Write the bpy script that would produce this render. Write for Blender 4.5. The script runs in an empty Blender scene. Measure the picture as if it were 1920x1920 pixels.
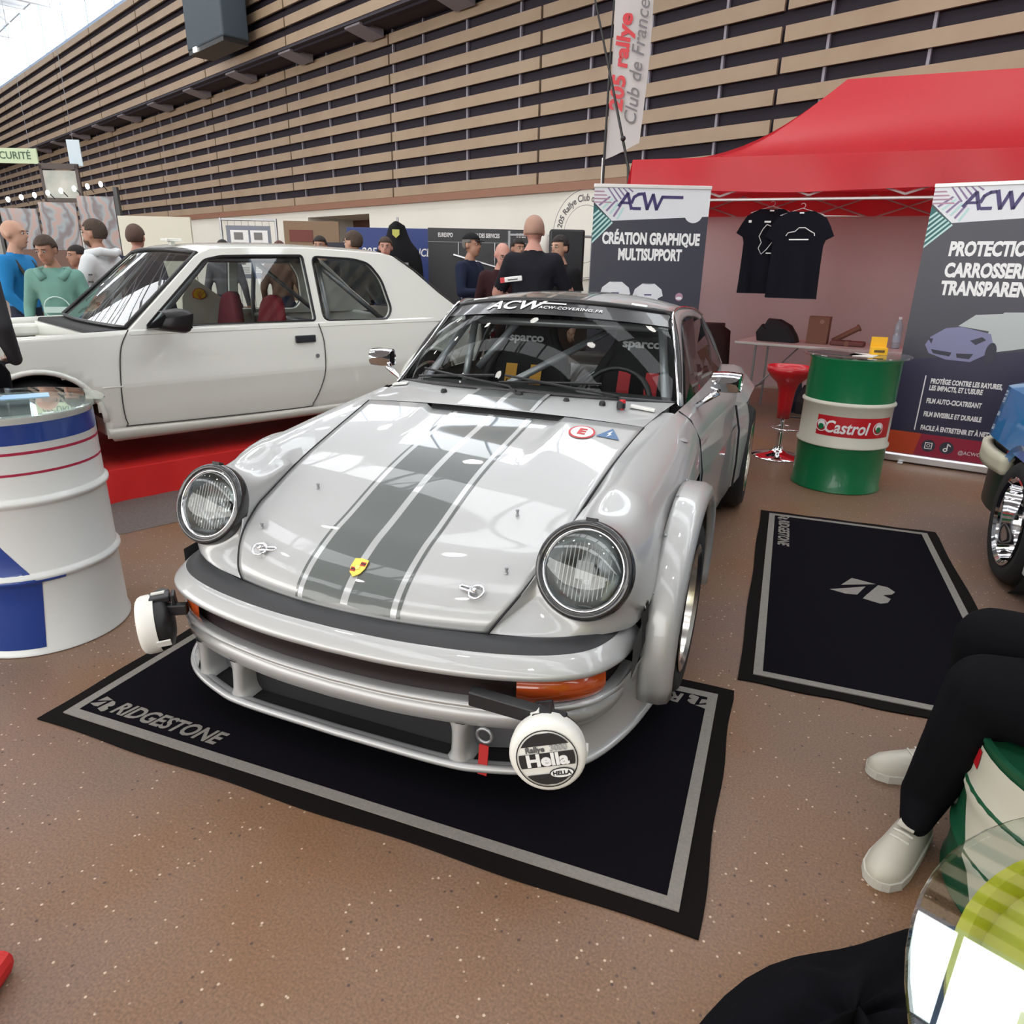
import bpy, bmesh, math, random
from math import sin, cos, pi, radians, sqrt, atan2
from mathutils import Vector, Matrix
random.seed(7)
S = bpy.context.scene
COL = S.collection
# ---------------------------------------------------------------- camera
YAW, PITCH, ROLL = .36, .3391, .0206
cam_d = bpy.data.cameras.new('camera'); cam = bpy.data.objects.new('camera', cam_d); COL.objects.link(cam)
cam_d.sensor_width = 36; cam_d.lens = 36*1300/1920; cam_d.clip_start = .02; cam_d.clip_end = 300
_f = Vector((-sin(YAW)*cos(PITCH), cos(YAW)*cos(PITCH), -sin(PITCH))); _r = Vector((cos(YAW), sin(YAW), 0)); _u = _r.cross(_f)
_r2 = _r*cos(ROLL)+_u*sin(ROLL); _u2 = _u*cos(ROLL)-_r*sin(ROLL)
cam.matrix_world = Matrix(((_r2.x, _u2.x, -_f.x, 1.057), (_r2.y, _u2.y, -_f.y, -1.3885), (_r2.z, _u2.z, -_f.z, 1.4287), (0, 0, 0, 1)))
S.camera = cam
# ---------------------------------------------------------------- world, exposure
W = bpy.data.worlds.new('hall_ambient'); S.world = W; W.use_nodes = True
W.node_tree.nodes['Background'].inputs[0].default_value = (.80, .84, .90, 1)
W.node_tree.nodes['Background'].inputs[1].default_value = .26
S.view_settings.view_transform = 'Standard'; S.view_settings.look = 'None'
S.view_settings.exposure = -0.08; S.view_settings.gamma = 1.0; S.view_settings.use_curve_mapping = False
SKY_E, CLERE_E, FILL_E = 4.0, 6.2, 4.3
S.cycles.max_bounces = 6; S.cycles.diffuse_bounces = 2; S.cycles.glossy_bounces = 3; S.cycles.transparent_max_bounces = 10; S.cycles.use_adaptive_sampling = True; S.cycles.use_light_tree = False; S.cycles.adaptive_threshold = .05; S.cycles.adaptive_min_samples = 16; S.cycles.caustics_reflective = False; S.cycles.caustics_refractive = False

# ---------------------------------------------------------------- materials
MATS = {}
def srgb(h):
    h = h.lstrip('#'); v = [int(h[i:i+2], 16)/255 for i in (0, 2, 4)]
    return tuple((c/12.92 if c <= .04045 else ((c+.055)/1.055)**2.4) for c in v)
def mat(name, col=(.5, .5, .5), rough=.5, metal=0., coat=0., emit=0., spec=.5, noise=None, bump=None, sheen=0., trans=0.):
    if name in MATS: return MATS[name]
    if isinstance(col, str): col = srgb(col)
    m = bpy.data.materials.new(name); m.use_nodes = True; nt = m.node_tree; b = nt.nodes['Principled BSDF']
    b.inputs['Base Color'].default_value = (*col, 1); b.inputs['Roughness'].default_value = rough; b.inputs['Metallic'].default_value = metal
    b.inputs['Coat Weight'].default_value = coat; b.inputs['Coat Roughness'].default_value = .03; b.inputs['Specular IOR Level'].default_value = spec
    b.inputs['Sheen Weight'].default_value = sheen
    if emit: b.inputs['Emission Color'].default_value = (*col, 1); b.inputs['Emission Strength'].default_value = emit
    if noise:      # (scale, colour2, contrast)
        sc, c2, k = noise
        if isinstance(c2, str): c2 = srgb(c2)
        tc = nt.nodes.new('ShaderNodeTexCoord'); nz = nt.nodes.new('ShaderNodeTexNoise'); nz.inputs['Scale'].default_value = sc; nz.inputs['Detail'].default_value = 5
        rp = nt.nodes.new('ShaderNodeValToRGB'); rp.color_ramp.elements[0].position = .5-k; rp.color_ramp.elements[1].position = .5+k
        rp.color_ramp.elements[0].color = (*col, 1); rp.color_ramp.elements[1].color = (*c2, 1)
        nt.links.new(tc.outputs['Object'], nz.inputs['Vector']); nt.links.new(nz.outputs[0], rp.inputs[0]); nt.links.new(rp.outputs[0], b.inputs['Base Color'])
    if bump:       # (scale, strength)
        tc = nt.nodes.new('ShaderNodeTexCoord'); nz = nt.nodes.new('ShaderNodeTexNoise'); nz.inputs['Scale'].default_value = bump[0]; nz.inputs['Detail'].default_value = 3
        bp = nt.nodes.new('ShaderNodeBump'); bp.inputs['Strength'].default_value = bump[1]; bp.inputs['Distance'].default_value = .01
        nt.links.new(tc.outputs['Object'], nz.inputs['Vector']); nt.links.new(nz.outputs[0], bp.inputs['Height']); nt.links.new(bp.outputs[0], b.inputs['Normal'])
    if trans:      # cloth that lets light through
        tr = nt.nodes.new('ShaderNodeBsdfTranslucent'); tr.inputs[0].default_value = (*col, 1); mx = nt.nodes.new('ShaderNodeMixShader'); mx.inputs[0].default_value = trans
        nt.links.new(b.outputs[0], mx.inputs[1]); nt.links.new(tr.outputs[0], mx.inputs[2]); nt.links.new(mx.outputs[0], nt.nodes['Material Output'].inputs[0])
    MATS[name] = m; return m
def glass(name, tint=(1, 1, 1), refl=1.0, ior=1.5):
    if name in MATS: return MATS[name]
    m = bpy.data.materials.new(name); m.use_nodes = True; nt = m.node_tree; nt.nodes.remove(nt.nodes['Principled BSDF'])
    t = nt.nodes.new('ShaderNodeBsdfTransparent'); t.inputs[0].default_value = (*tint, 1); g = nt.nodes.new('ShaderNodeBsdfGlossy'); g.inputs['Roughness'].default_value = .01
    g.inputs[0].default_value = (refl, refl, refl, 1)
    lw = nt.nodes.new('ShaderNodeLayerWeight'); lw.inputs[0].default_value = .5; pw = nt.nodes.new('ShaderNodeMath'); pw.operation = 'POWER'; pw.inputs[1].default_value = 4.5; fr = nt.nodes.new('ShaderNodeMapRange'); fr.inputs[3].default_value = ((ior-1)/(ior+1))**2*1.6; mx = nt.nodes.new('ShaderNodeMixShader')
    nt.links.new(lw.outputs['Facing'], pw.inputs[0]); nt.links.new(pw.outputs[0], fr.inputs[0])
    nt.links.new(fr.outputs[0], mx.inputs[0]); nt.links.new(t.outputs[0], mx.inputs[1]); nt.links.new(g.outputs[0], mx.inputs[2]); nt.links.new(mx.outputs[0], nt.nodes['Material Output'].inputs[0])
    MATS[name] = m; return m

# ---------------------------------------------------------------- mesh helpers
def BM(): return bmesh.new()
def obj(name, bm, m=None, parent=None, smooth=False, bevel=0, solid=0, sub=0, loc=None, rot=None, mats=None, recalc=True, angle=None):
    if recalc: bmesh.ops.recalc_face_normals(bm, faces=bm.faces[:])
    me = bpy.data.meshes.new(name); bm.to_mesh(me); bm.free()
    return mobj(name, me, m, parent, smooth, bevel, solid, sub, loc, rot, mats, angle)
def mobj(name, me, m=None, parent=None, smooth=False, bevel=0, solid=0, sub=0, loc=None, rot=None, mats=None, angle=None):
    o = bpy.data.objects.new(name, me); COL.objects.link(o)
    for x in (mats or ([m] if m else [])): me.materials.append(x)
    if parent: o.parent = parent
    if loc is not None: o.location = loc
    if rot is not None: o.rotation_euler = rot
    if smooth:
        me.polygons.foreach_set('use_smooth', [True]*len(me.polygons))
        if angle: me.set_sharp_from_angle(angle=radians(angle))
    if solid: md = o.modifiers.new('thickness', 'SOLIDIFY'); md.thickness = solid; md.offset = -1
    if bevel: md = o.modifiers.new('edge', 'BEVEL'); md.width = bevel; md.segments = 2; md.limit_method = 'ANGLE'; md.angle_limit = radians(35)
    if sub: md = o.modifiers.new('smooth', 'SUBSURF'); md.levels = sub; md.render_levels = sub
    return o
def thing(name, label, cat, loc=(0, 0, 0), rz=0, group=None, rot=None):
    o = bpy.data.objects.new(name, None); COL.objects.link(o); o.location = loc; o.rotation_euler = rot or (0, 0, rz)
    return tag(o, label, cat, group)
def tag(o, label, cat=None, group=None, kind=None):
    if label: o['label'] = label
    if cat: o['category'] = cat
    if group: o['group'] = group
    if kind: o['kind'] = kind
    return o
def struct(o, label=None, cat=None):
    o['kind'] = 'structure'
    if label: o['label'] = label
    if cat: o['category'] = cat
    return o
def empty(name, loc=(0, 0, 0), rz=0, parent=None):
    o = bpy.data.objects.new(name, None); COL.objects.link(o); o.location = loc; o.rotation_euler = (0, 0, rz); o.parent = parent
    return o
def share(name, src, parent, loc=None, rot=None, scale=None):
    o = bpy.data.objects.new(name, src.data); COL.objects.link(o); o.parent = parent
    for md in src.modifiers:
        n = o.modifiers.new(md.name, md.type)
        if md.type == 'BEVEL': n.width = md.width; n.segments = md.segments; n.limit_method = md.limit_method; n.angle_limit = md.angle_limit
        if md.type == 'SOLIDIFY': n.thickness = md.thickness; n.offset = md.offset
        if md.type == 'SUBSURF': n.levels = md.levels; n.render_levels = md.render_levels
    if loc is not None: o.location = loc
    if rot is not None: o.rotation_euler = rot
    if scale is not None: o.scale = scale
    return o
def rotm(rx=0, ry=0, rz=0): return Matrix.Rotation(rz, 3, 'Z') @ Matrix.Rotation(ry, 3, 'Y') @ Matrix.Rotation(rx, 3, 'X')
def box(bm, c, s, r=None):
    r = r or Matrix.Identity(3); c = Vector(c); v = []
    for dx in (-.5, .5):
        for dy in (-.5, .5):
            for dz in (-.5, .5): v.append(bm.verts.new(c+r@Vector((dx*s[0], dy*s[1], dz*s[2]))))
    for f in ((0, 1, 3, 2), (4, 6, 7, 5), (0, 4, 5, 1), (2, 3, 7, 6), (0, 2, 6, 4), (1, 5, 7, 3)): bm.faces.new([v[i] for i in f])
    return bm
def bx(x0, x1, y0, y1, z0, z1, bm=None):
    return box(bm or BM(), ((x0+x1)/2, (y0+y1)/2, (z0+z1)/2), (x1-x0, y1-y0, z1-z0))
def tube(path, r, n=8, bm=None, cap=True, closed=False):
    bm = bm or BM(); P = [Vector(p) for p in path]; R = r if isinstance(r, (list, tuple)) else [r]*len(P); rings = []; N = len(P); prev = None
    for i, p in enumerate(P):
        if closed: t = P[(i+1) % N]-P[i-1]
        else: t = P[min(i+1, N-1)]-P[max(i-1, 0)]
        t.normalize()
        a = prev if prev is not None else (Vector((0, 0, 1)) if abs(t.z) < .9 else Vector((1, 0, 0)))
        a = (a-t*a.dot(t))
        if a.length < 1e-6: a = Vector((1, 0, 0)).cross(t)
        a.normalize(); b = t.cross(a); prev = a
        rings.append([bm.verts.new(p+(a*cos(k*2*pi/n)+b*sin(k*2*pi/n))*R[i]) for k in range(n)])
    M = N if closed else N-1
    for i in range(M):
        A, B = rings[i], rings[(i+1) % N]
        for k in range(n): bm.faces.new((A[k], A[(k+1) % n], B[(k+1) % n], B[k]))
    if cap and not closed: bm.faces.new(rings[0][::-1]); bm.faces.new(rings[-1])
    return bm
def lathe(prof, n=32, bm=None, M=None, a0=0, a1=2*pi):
    """prof: (r,z) list about Z; M optional 4x4"""
    bm = bm or BM(); full = abs(a1-a0-2*pi) < 1e-6; K = n if full else n+1; rings = []
    for r, z in prof:
        if r < 1e-6: v = bm.verts.new((0, 0, z)); rings.append([v]*K)
        else: rings.append([bm.verts.new((r*cos(a0+(a1-a0)*k/n), r*sin(a0+(a1-a0)*k/n), z)) for k in range(K)])
    new = [v for g in rings for v in g]
    for A, B in zip(rings, rings[1:]):
        for k in range(n):
            q = [A[k], A[(k+1) % K], B[(k+1) % K], B[k]]; u = []
            for x in q:
                if x not in u: u.append(x)
            if len(u) > 2: bm.faces.new(u)
    if M is not None: bmesh.ops.transform(bm, matrix=M, verts=list(set(new)))
    return bm
def grid(P, bm=None, cu=False, flip=False):
    bm = bm or BM(); V = [[bm.verts.new(p) for p in row] for row in P]
    for i in range(len(V)-1):
        for j in range(len(V[0])-1):
            q = [V[i][j], V[i+1][j], V[i+1][j+1], V[i][j+1]]
            bm.faces.new(q[::-1] if flip else q)
        if cu: q = [V[i][-1], V[i+1][-1], V[i+1][0], V[i][0]]; bm.faces.new(q)
    return bm
def prism(poly, t0, t1, ax='z', bm=None):
    """2D polygon extruded between t0,t1 along an axis"""
    bm = bm or BM()
    f = {'z': lambda p, t: (p[0], p[1], t), 'y': lambda p, t: (p[0], t, p[1]), 'x': lambda p, t: (t, p[0], p[1])}[ax]
    A = [bm.verts.new(f(p, t0)) for p in poly]; B = [bm.verts.new(f(p, t1)) for p in poly]; n = len(poly)
    for i in range(n): bm.faces.new((A[i], A[(i+1) % n], B[(i+1) % n], B[i]))
    for g in (A, B):
        fc = bm.faces.new(g)
        if n > 4: bmesh.ops.triangulate(bm, faces=[fc])
    return bm
def ball(bm, c, r, n=12, m=8, R=None):
    r = r if isinstance(r, (tuple, list)) else (r, r, r); R = R or Matrix.Identity(3); c = Vector(c); rows = []
    for i in range(m+1):
        a = -pi/2+pi*i/m
        rows.append([bm.verts.new(c+R@Vector((r[0]*cos(a)*cos(2*pi*k/n), r[1]*cos(a)*sin(2*pi*k/n), r[2]*sin(a)))) for k in range(n if 0 < i < m else 1)])
    for i in range(m):
        A, B = rows[i], rows[i+1]
        for k in range(n):
            if len(A) == 1: bm.faces.new((A[0], B[(k+1) % n], B[k]))
            elif len(B) == 1: bm.faces.new((A[k], A[(k+1) % n], B[0]))
            else: bm.faces.new((A[k], A[(k+1) % n], B[(k+1) % n], B[k]))
    return bm
def cr(pts, n):
    """Catmull-Rom through points, n samples per span"""
    P = [Vector(p) for p in pts]; out = []
    P = [P[0]*2-P[1]]+P+[P[-1]*2-P[-2]]
    for i in range(1, len(P)-2):
        a, b, c, d = P[i-1:i+3]
        for k in range(n):
            t = k/n; out.append(.5*((2*b)+(c-a)*t+(2*a-5*b+4*c-d)*t*t+(3*b-a-3*c+d)*t**3))
    out.append(P[-2].copy()); return out
def loft(curves, nu, nv, mirror=False):
    """curves: list of control polylines (same length); smooth in both directions"""
    A = [cr(c, nu) for c in curves]; rows = list(zip(*A)); return [cr(r, nv) for r in rows]
def mx(P): return [[Vector((-p.x, p.y, p.z)) for p in row] for row in P]
def smooth01(t): t = max(0, min(1, t)); return t*t*(3-2*t)
TXT = {}
def text(name, s, size, m, parent, M=None, bold=0., shear=0., thick=.0006, sx=1., align='CENTER', spacing=1., warp=None, label=None):
    """flat lettering: built in local XY, then carried by 4x4 M (or a warp function on points)"""
    c = bpy.data.curves.new(name, 'FONT'); c.body = s; c.size = size; c.align_x = align; c.align_y = 'CENTER'; c.offset = bold; c.shear = shear; c.extrude = thick; c.space_character = spacing; c.resolution_u = 3
    t = bpy.data.objects.new('t', c); COL.objects.link(t); dg = bpy.context.evaluated_depsgraph_get(); dg.update()
    me = bpy.data.meshes.new_from_object(t.evaluated_get(dg)); bpy.data.objects.remove(t); bpy.data.curves.remove(c)
    me.name = name; me.materials.clear()
    if warp:
        bm = bmesh.new(); bm.from_mesh(me)
        bmesh.ops.triangulate(bm, faces=bm.faces[:])
        bm.to_mesh(me); bm.free()
        for v in me.vertices: v.co = warp(v.co.x*sx, v.co.y, v.co.z)
    else:
        me.transform(Matrix.Diagonal((sx, 1, 1, 1)))
        if M is not None: me.transform(M)
    o = mobj(name, me, m, parent)
    if label: o['label'] = label
    return o
def frame(o, ex, ey):
    """4x4 with columns ex,ey,ex×ey and origin o"""
    ex = Vector(ex).normalized(); ey = Vector(ey); ez = ex.cross(ey).normalized(); ey = ez.cross(ex)
    return Matrix(((ex.x, ey.x, ez.x, o[0]), (ex.y, ey.y, ez.y, o[1]), (ex.z, ey.z, ez.z, o[2]), (0, 0, 0, 1)))

# ---------------------------------------------------------------- common materials
M_black = mat('black_plastic', (.012, .012, .014), .45)
M_rubber = mat('black_rubber', (.02, .02, .022), .7)
M_chrome = mat('chrome', (.8, .8, .82), .06, 1.)
M_alu = mat('aluminium', (.62, .62, .64), .28, 1.)
M_steel = mat('grey_steel', (.33, .34, .36), .4, .8)
M_white = mat('white_paint', (.80, .80, .77), .4)
M_dark = mat('dark_interior', (.012, .012, .014), .8)
M_ink = mat('white_print', (.82, .82, .82), .5)
M_wood = mat('light_wood_slat', '#A48F78', .5, noise=(1.2, '#97816A', .22))

# ---------------------------------------------------------------- floor
def floor_mat():
    m = bpy.data.materials.new('terrazzo_floor'); m.use_nodes = True; nt = m.node_tree; b = nt.nodes['Principled BSDF']; N = nt.nodes.new; Lk = nt.links.new
    tc = N('ShaderNodeTexCoord')
    def nz(sc, det=4): 
        n = N('ShaderNodeTexNoise'); n.inputs['Scale'].default_value = sc; n.inputs['Detail'].default_value = det; Lk(tc.outputs['Object'], n.inputs['Vector']); return n.outputs[0]
    def ramp(src, stops):
        r = N('ShaderNodeValToRGB'); el = r.color_ramp.elements
        while len(el) < len(stops): el.new(.5)
        for e, (p, c) in zip(el, stops): e.position = p; e.color = (*(srgb(c) if isinstance(c, str) else c), 1)
        Lk(src, r.inputs[0]); return r.outputs[0]
    def mixc(a, c, fac, mode='MIX'):
        x = N('ShaderNodeMix'); x.data_type = 'RGBA'; x.blend_type = mode
        if isinstance(fac, float): x.inputs[0].default_value = fac
        else: Lk(fac, x.inputs[0])
        Lk(a, x.inputs[6])
        if isinstance(c, tuple): x.inputs[7].default_value = (*c, 1)
        else: Lk(c, x.inputs[7])
        return x.outputs[2]
    base = ramp(nz(1.1, 5), [(.3, '#78655B'), (.5, '#816654'), (.68, '#7E5C40')])
    grain = ramp(nz(160, 3), [(.3, (.72, .72, .72)), (.7, (1.2, 1.18, 1.16))])
    base = mixc(base, grain, 1.0, 'MULTIPLY')
    v = N('ShaderNodeTexVoronoi'); v.inputs['Scale'].default_value = 42; Lk(tc.outputs['Object'], v.inputs['Vector'])
    spot = ramp(v.outputs['Distance'], [(.10, (1, 1, 1)), (.17, (0, 0, 0))])
    sel = ramp(v.outputs['Color'], [(.52, (0, 0, 0)), (.60, (1, 1, 1))])
    msk = mixc(spot, sel, 1.0, 'MULTIPLY'); base = mixc(base, srgb('#CDB6A0'), msk)
    v2 = N('ShaderNodeTexVoronoi'); v2.inputs['Scale'].default_value = 38; Lk(tc.outputs['Object'], v2.inputs['Vector'])
    spot2 = ramp(v2.outputs['Distance'], [(.10, (1, 1, 1)), (.18, (0, 0, 0))]); sel2 = ramp(v2.outputs['Color'], [(.62, (0, 0, 0)), (.7, (1, 1, 1))])
    base = mixc(base, srgb('#4A3A34'), mixc(spot2, sel2, 1.0, 'MULTIPLY'))
    Lk(base, b.inputs['Base Color']); b.inputs['Roughness'].default_value = .42; b.inputs['Specular IOR Level'].default_value = .35
    return m
fl = struct(obj('floor', bx(-70, 30, -30, 45, -.2, 0), floor_mat()))
# ---------------------------------------------------------------- slatted back wall : local x along the wall, local y into the wall
WA = radians(-23.77); WN = Vector((-sin(WA), cos(WA), 0)); WD = Vector((cos(WA), sin(WA), 0)); WL = 10.3
def wpt(s, d, z): return WD*s+WN*(WL+d)+Vector((0, 0, z))
wall = empty('wall_back', WN*WL, WA); struct(wall, 'tall hall wall of horizontal light wood slats over a white base', 'wall')
M_wallw = mat('white_wall_paint', '#E4E2DA', .7, noise=(.6, '#D9D7CE', .3))
M_backd = mat('dark_slat_backing', '#231C28', .8)
s0, s1 = -62., 14.
def wpart(name, bm, m, **k): return obj(name, bm, m, wall, **k)
bm = BM(); bx(s0, -17.8, .0, .5, 0, 2.85, bm); bx(-14.75, s1, .0, .5, 0, 2.85, bm); bx(-17.8, -14.75, 0, .5, 2.66, 2.85, bm)
wpart('plaster_base', bm, M_wallw)
bm = BM(); bx(-17.8, -14.75, 1.5, 1.6, 0, 2.66, bm); wpart('recess_panel', bm, mat('brown_door', '#5A3A2E', .5))
bm = BM(); bx(-17.82, -17.8, .5, 1.5, 0, 2.66, bm); bx(-14.75, -14.7, .5, 1.5, 0, 2.66, bm); bx(-17.8, -14.75, .5, 1.5, 2.66, 2.7, bm); wpart('recess_reveal', bm, M_wallw)
bm = bx(s0, s1, -.10, .02, 2.83, 2.90); bx(s0, s1, -.06, .02, 2.90, 2.99, bm); wpart('ledge', bm, mat('brown_ledge', '#8A5F4A', .5))
wpart('backing', bx(s0, s1, .10, .2, 2.85, 7.2), M_backd)
bmu = bx(s0, s1, -.66, -.5, 6.45, 9.7); wpart('upper_backing', bmu, M_backd)
wpart('soffit', bx(s0, s1, -.8, .1, 6.50, 6.56), mat('soffit_grey', '#3A3842', .8))
PW = 4.8; seams = [-8.85+PW*k for k in range(-11, 5)]
slat0 = wpart('slat', bx(.03, PW-.03, -.02, .03, 0, .205), M_wood)
slat0.location = (seams[0], 0, 3.0)
for i, s in enumerate(seams):
    for r in range(10):
        if i == 0 and r == 0: continue
        share('slat', slat0, wall, (s, 0, 3.0+.4*r))
    for r in range(8):
        share('slat', slat0, wall, (s+1.6, -.8, 6.56+.4*r))
post0 = None
for k in range(50):
    s = -60+1.45*k+random.uniform(-.35, .35)
    if post0 is None: post0 = wpart('post', bx(-.02, .02, .035, .09, 2.9, 6.5), mat('grey_post', '#8E8A96', .5)); post0.location = (s, 0, 0)
    else: share('post', post0, wall, (s, 0, 0))
for k in range(14):
    wpart('soffit_bracket', prism([(-.10, .0), (-.75, .0), (-.75, -.04), (-.10, -.16)], -.3, .3, 'x'), mat('soffit_grey_light', '#8F8C95', .7), loc=(-45+3.1*k, 0, 6.5))
# clerestory glazing above the slats
M_sky = mat('daylight_glazing', (.93, .97, 1.0), .3, emit=CLERE_E)
clr = empty('window_1', WN*WL, WA); struct(clr, 'bright clerestory glazing above the wood slats', 'window')
M_mull = mat('blue_grey_mullion', '#8FA8C8', .4)
pane0 = None
for k in range(25):
    if pane0 is None: pane0 = obj('pane', grid([[(.04, -.5, 9.78), (2.96, -.5, 9.78)], [(.04, -.5, 11.95), (2.96, -.5, 11.95)]]), M_sky, clr, recalc=False); pane0.location = (s0, 0, 0)
    else: share('pane', pane0, clr, (s0+3.0*k, 0, 0))
bm = bx(s0, s1, -.68, -.4, 9.66, 9.78)
for k in range(26): bx(s0+3*k-.04, s0+3*k+.04, -.56, -.4, 9.78, 11.95, bm)
obj('window_frame', bm, M_mull, clr)
# unseen glass facade behind the camera, added to light surfaces that face it
fac = empty('fill_window', WN*WL, WA); struct(fac, 'unseen bright glass facade added on the opposite side of the hall as fill light', 'window')
M_fac = mat('fill_glazing', (1.0, .99, .96), .3, emit=FILL_E); fp0 = None
for k in range(18):
    for r in range(2):
        if fp0 is None: fp0 = obj('pane', grid([[(.05, -30, 0), (4.15, -30, 0)], [(.05, -30, 3.9), (4.15, -30, 3.9)]]), M_fac, fac, recalc=False); fp0.location = (-50, 0, 1.2)
        else: share('pane', fp0, fac, (-50+4.2*k, 0, 1.2+4.0*r))
obj('facade_wall', bx(s0, 40, -30.6, -30.3, 0, 12), M_wallw, fac)
# ceiling with skylight strips
cl = empty('ceiling', WN*WL, WA); struct(cl, 'high pale hall roof with bright skylight strips and white trusses', 'ceiling')
M_ceil = mat('ceiling_grey', '#9C9DA0', .8)
M_skyl = mat('skylight_glazing', (.94, .97, 1.0), .3, emit=SKY_E)
strips = [(-6.2, -4.3), (-13.5, -11.5), (-21, -19)]
ys = [s for a in strips for s in a]
edges = [.2]+[v for a in strips for v in (a[1], a[0])]+[-32]
for a, b_ in zip(edges[0::2], edges[1::2]):
    obj('roof_panel', bx(s0, 40, b_, a, 12.0, 12.2), M_ceil, cl)
sk0 = None
for y0, y1 in strips:
    for k in range(25):
        if sk0 is None: sk0 = obj('skylight_pane', grid([[(.1, -.95, 12.1), (3.9, -.95, 12.1)], [(.1, .95, 12.1), (3.9, .95, 12.1)]]), M_skyl, cl, recalc=False); sk0.location = (s0, (y0+y1)/2, 0)
        else: share('skylight_pane', sk0, cl, (s0+4*k, (y0+y1)/2, 0))
tr0 = None
for k in range(16):
    s = -58+6*k
    if tr0 is None:
        bm = BM(); tube([(0, -.5, 11.8), (0, -32, 11.8)], .09, 6, bm); tube([(0, -.5, 10.7), (0, -32, 10.7)], .08, 6, bm)
        zz = [(0, -.5-1.6*i, 11.8 if i % 2 else 10.7) for i in range(20)]; tube(zz, .05, 5, bm)
        tr0 = obj('truss', bm, mat('white_steel', '#C9CCD0', .5), cl); tr0.location = (s, 0, 0)
    else: share('truss', tr0, cl, (s, 0, 0))
# round high-bay lamps fixed under the roof
M_lamp = mat('lamp_glow', (1, .97, .9), .4, emit=40.)
lp0 = None
for i in range(6):
    for j in range(3):
        p = (-20+5.2*i, -2.6-6.2*j, 10.2)
        if lp0 is None:
            lp0 = obj('lamp_housing', lathe([(.05, 1.9), (.05, .5), (.12, .45), (.16, .2), (.34, .02), (.34, 0), (.33, .02), (.14, .19)], 12), M_steel, cl, smooth=True); lp0.location = p
            gl0 = obj('lamp_diffuser', lathe([(0, .03), (.31, .03)], 12), M_lamp, lp0)
        else:
            q = share('lamp_housing', lp0, cl, p); share('lamp_diffuser', gl0, q)
# ================================================================ silver sports car  (local: x to the viewer's right, y to the rear, z up)
CAR = thing('sports_car', 'silver rally sports car with grey bonnet stripes and round headlamps parked on a black mat', 'car', (-.02, 0, 0), -.0173)
M_silver = mat('silver_paint', (.46, .465, .465), .45, .4, coat=.75)
M_stripe = mat('grey_stripe_vinyl', (.10, .112, .108), .4, .1, coat=.8)
M_pin = mat('pale_pinstripe', (.46, .47, .47), .3, .3, coat=1.)
M_wglass = glass('windscreen_glass', (.88, .92, .91), .32, 1.45)
M_trim = mat('black_trim', (.015, .015, .017), .35)
def pair(name, P, m, **k):
    """a part on both sides; P a grid of points for +x"""
    o = []
    for Q in (P, mx(P)): o.append(obj(name, grid(Q), m, k.get('parent', CAR), smooth=True, **{a: b for a, b in k.items() if a != 'parent'}))
    return o
# ---- bonnet: rows from nose to cowl; centre line and gap line
hc = [(0, .112, .482), (0, .122, .522), (0, .185, .580), (0, .290, .634), (0, .39, .668), (0, .60, .742), (0, .87, .818), (0, 1.17, .888)]
hg = [(.423, .172, .48), (.450, .190, .522), (.492, .262, .585), (.522, .37, .643), (.538, .47, .675), (.555, .68, .745), (.575, .93, .808), (.605, 1.21, .868)]
HC = cr(hc, 6); HG = cr(hg, 6)
def hood_pt(i, u):
    """row i (float index in HC), u in -1..1"""
    a = min(int(i), len(HC)-2); f = i-a; c = HC[a].lerp(HC[a+1], f); g = HG[a].lerp(HG[a+1], f); w = abs(u)
    x = g.x*w; y = c.y+(g.y-c.y)*w*w; z = c.z+(g.z-c.z)*w**2.4
    dip = .020*smooth01((y-.62)/.5)*smooth01((.285-x)/.03+.5)
    return Vector((x if u >= 0 else -x, y, z-dip))
def hood_at(x, y):
    lo, hi = 0., len(HC)-1.001
    for _ in range(30):
        m_ = (lo+hi)/2; a = int(m_); g = HG[a].lerp(HG[a+1], m_-a); p = hood_pt(m_, max(-1, min(1, x/g.x)))
        if p.y < y: lo = m_
        else: hi = m_
    a = int(lo); g = HG[a].lerp(HG[a+1], lo-a)
    return hood_pt(lo, max(-1, min(1, x/g.x)))
us = sorted(set([-1+2*k/44 for k in range(45)]))
bonnet = obj('bonnet', grid([[hood_pt(i, u) for u in us] for i in range(len(HC))]), M_silver, CAR, smooth=True, solid=.004)
def hood_strip(x0, x1, y0, y1, n, lift=.0015, ny=46, nx=3):
    rows = []
    for k in range(ny+1):
        t = k/ny; y = y0+(y1-y0)*(t**1.25); row = []
        for j in range(nx+1):
            x = x0+(x1-x0)*j/nx; p = hood_at(x, max(y, .1135+.33*x*x)); row.append(p+Vector((0, -2.2*lift*(1-smooth01((y-.10)/.16)), lift)))
        rows.append(row)
    return obj(n[0], grid(rows), n[1], bonnet, smooth=True)
hood_strip(-.150, -.012, .115, 1.165, ('stripe', M_stripe)); hood_strip(.012, .150, .115, 1.165, ('stripe', M_stripe))
hood_strip(-.012, .012, .115, 1.165, ('pinstripe', M_pin), nx=1); hood_strip(-.168, -.150, .115, 1.165, ('pinstripe', M_pin), nx=1); hood_strip(.150, .168, .115, 1.165, ('pinstripe', M_pin), nx=1)
hood_strip(-.178, -.168, .115, 1.165, ('stripe_edge', M_stripe), nx=1); hood_strip(.168, .178, .115, 1.165, ('stripe_edge', M_stripe), nx=1)
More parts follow.
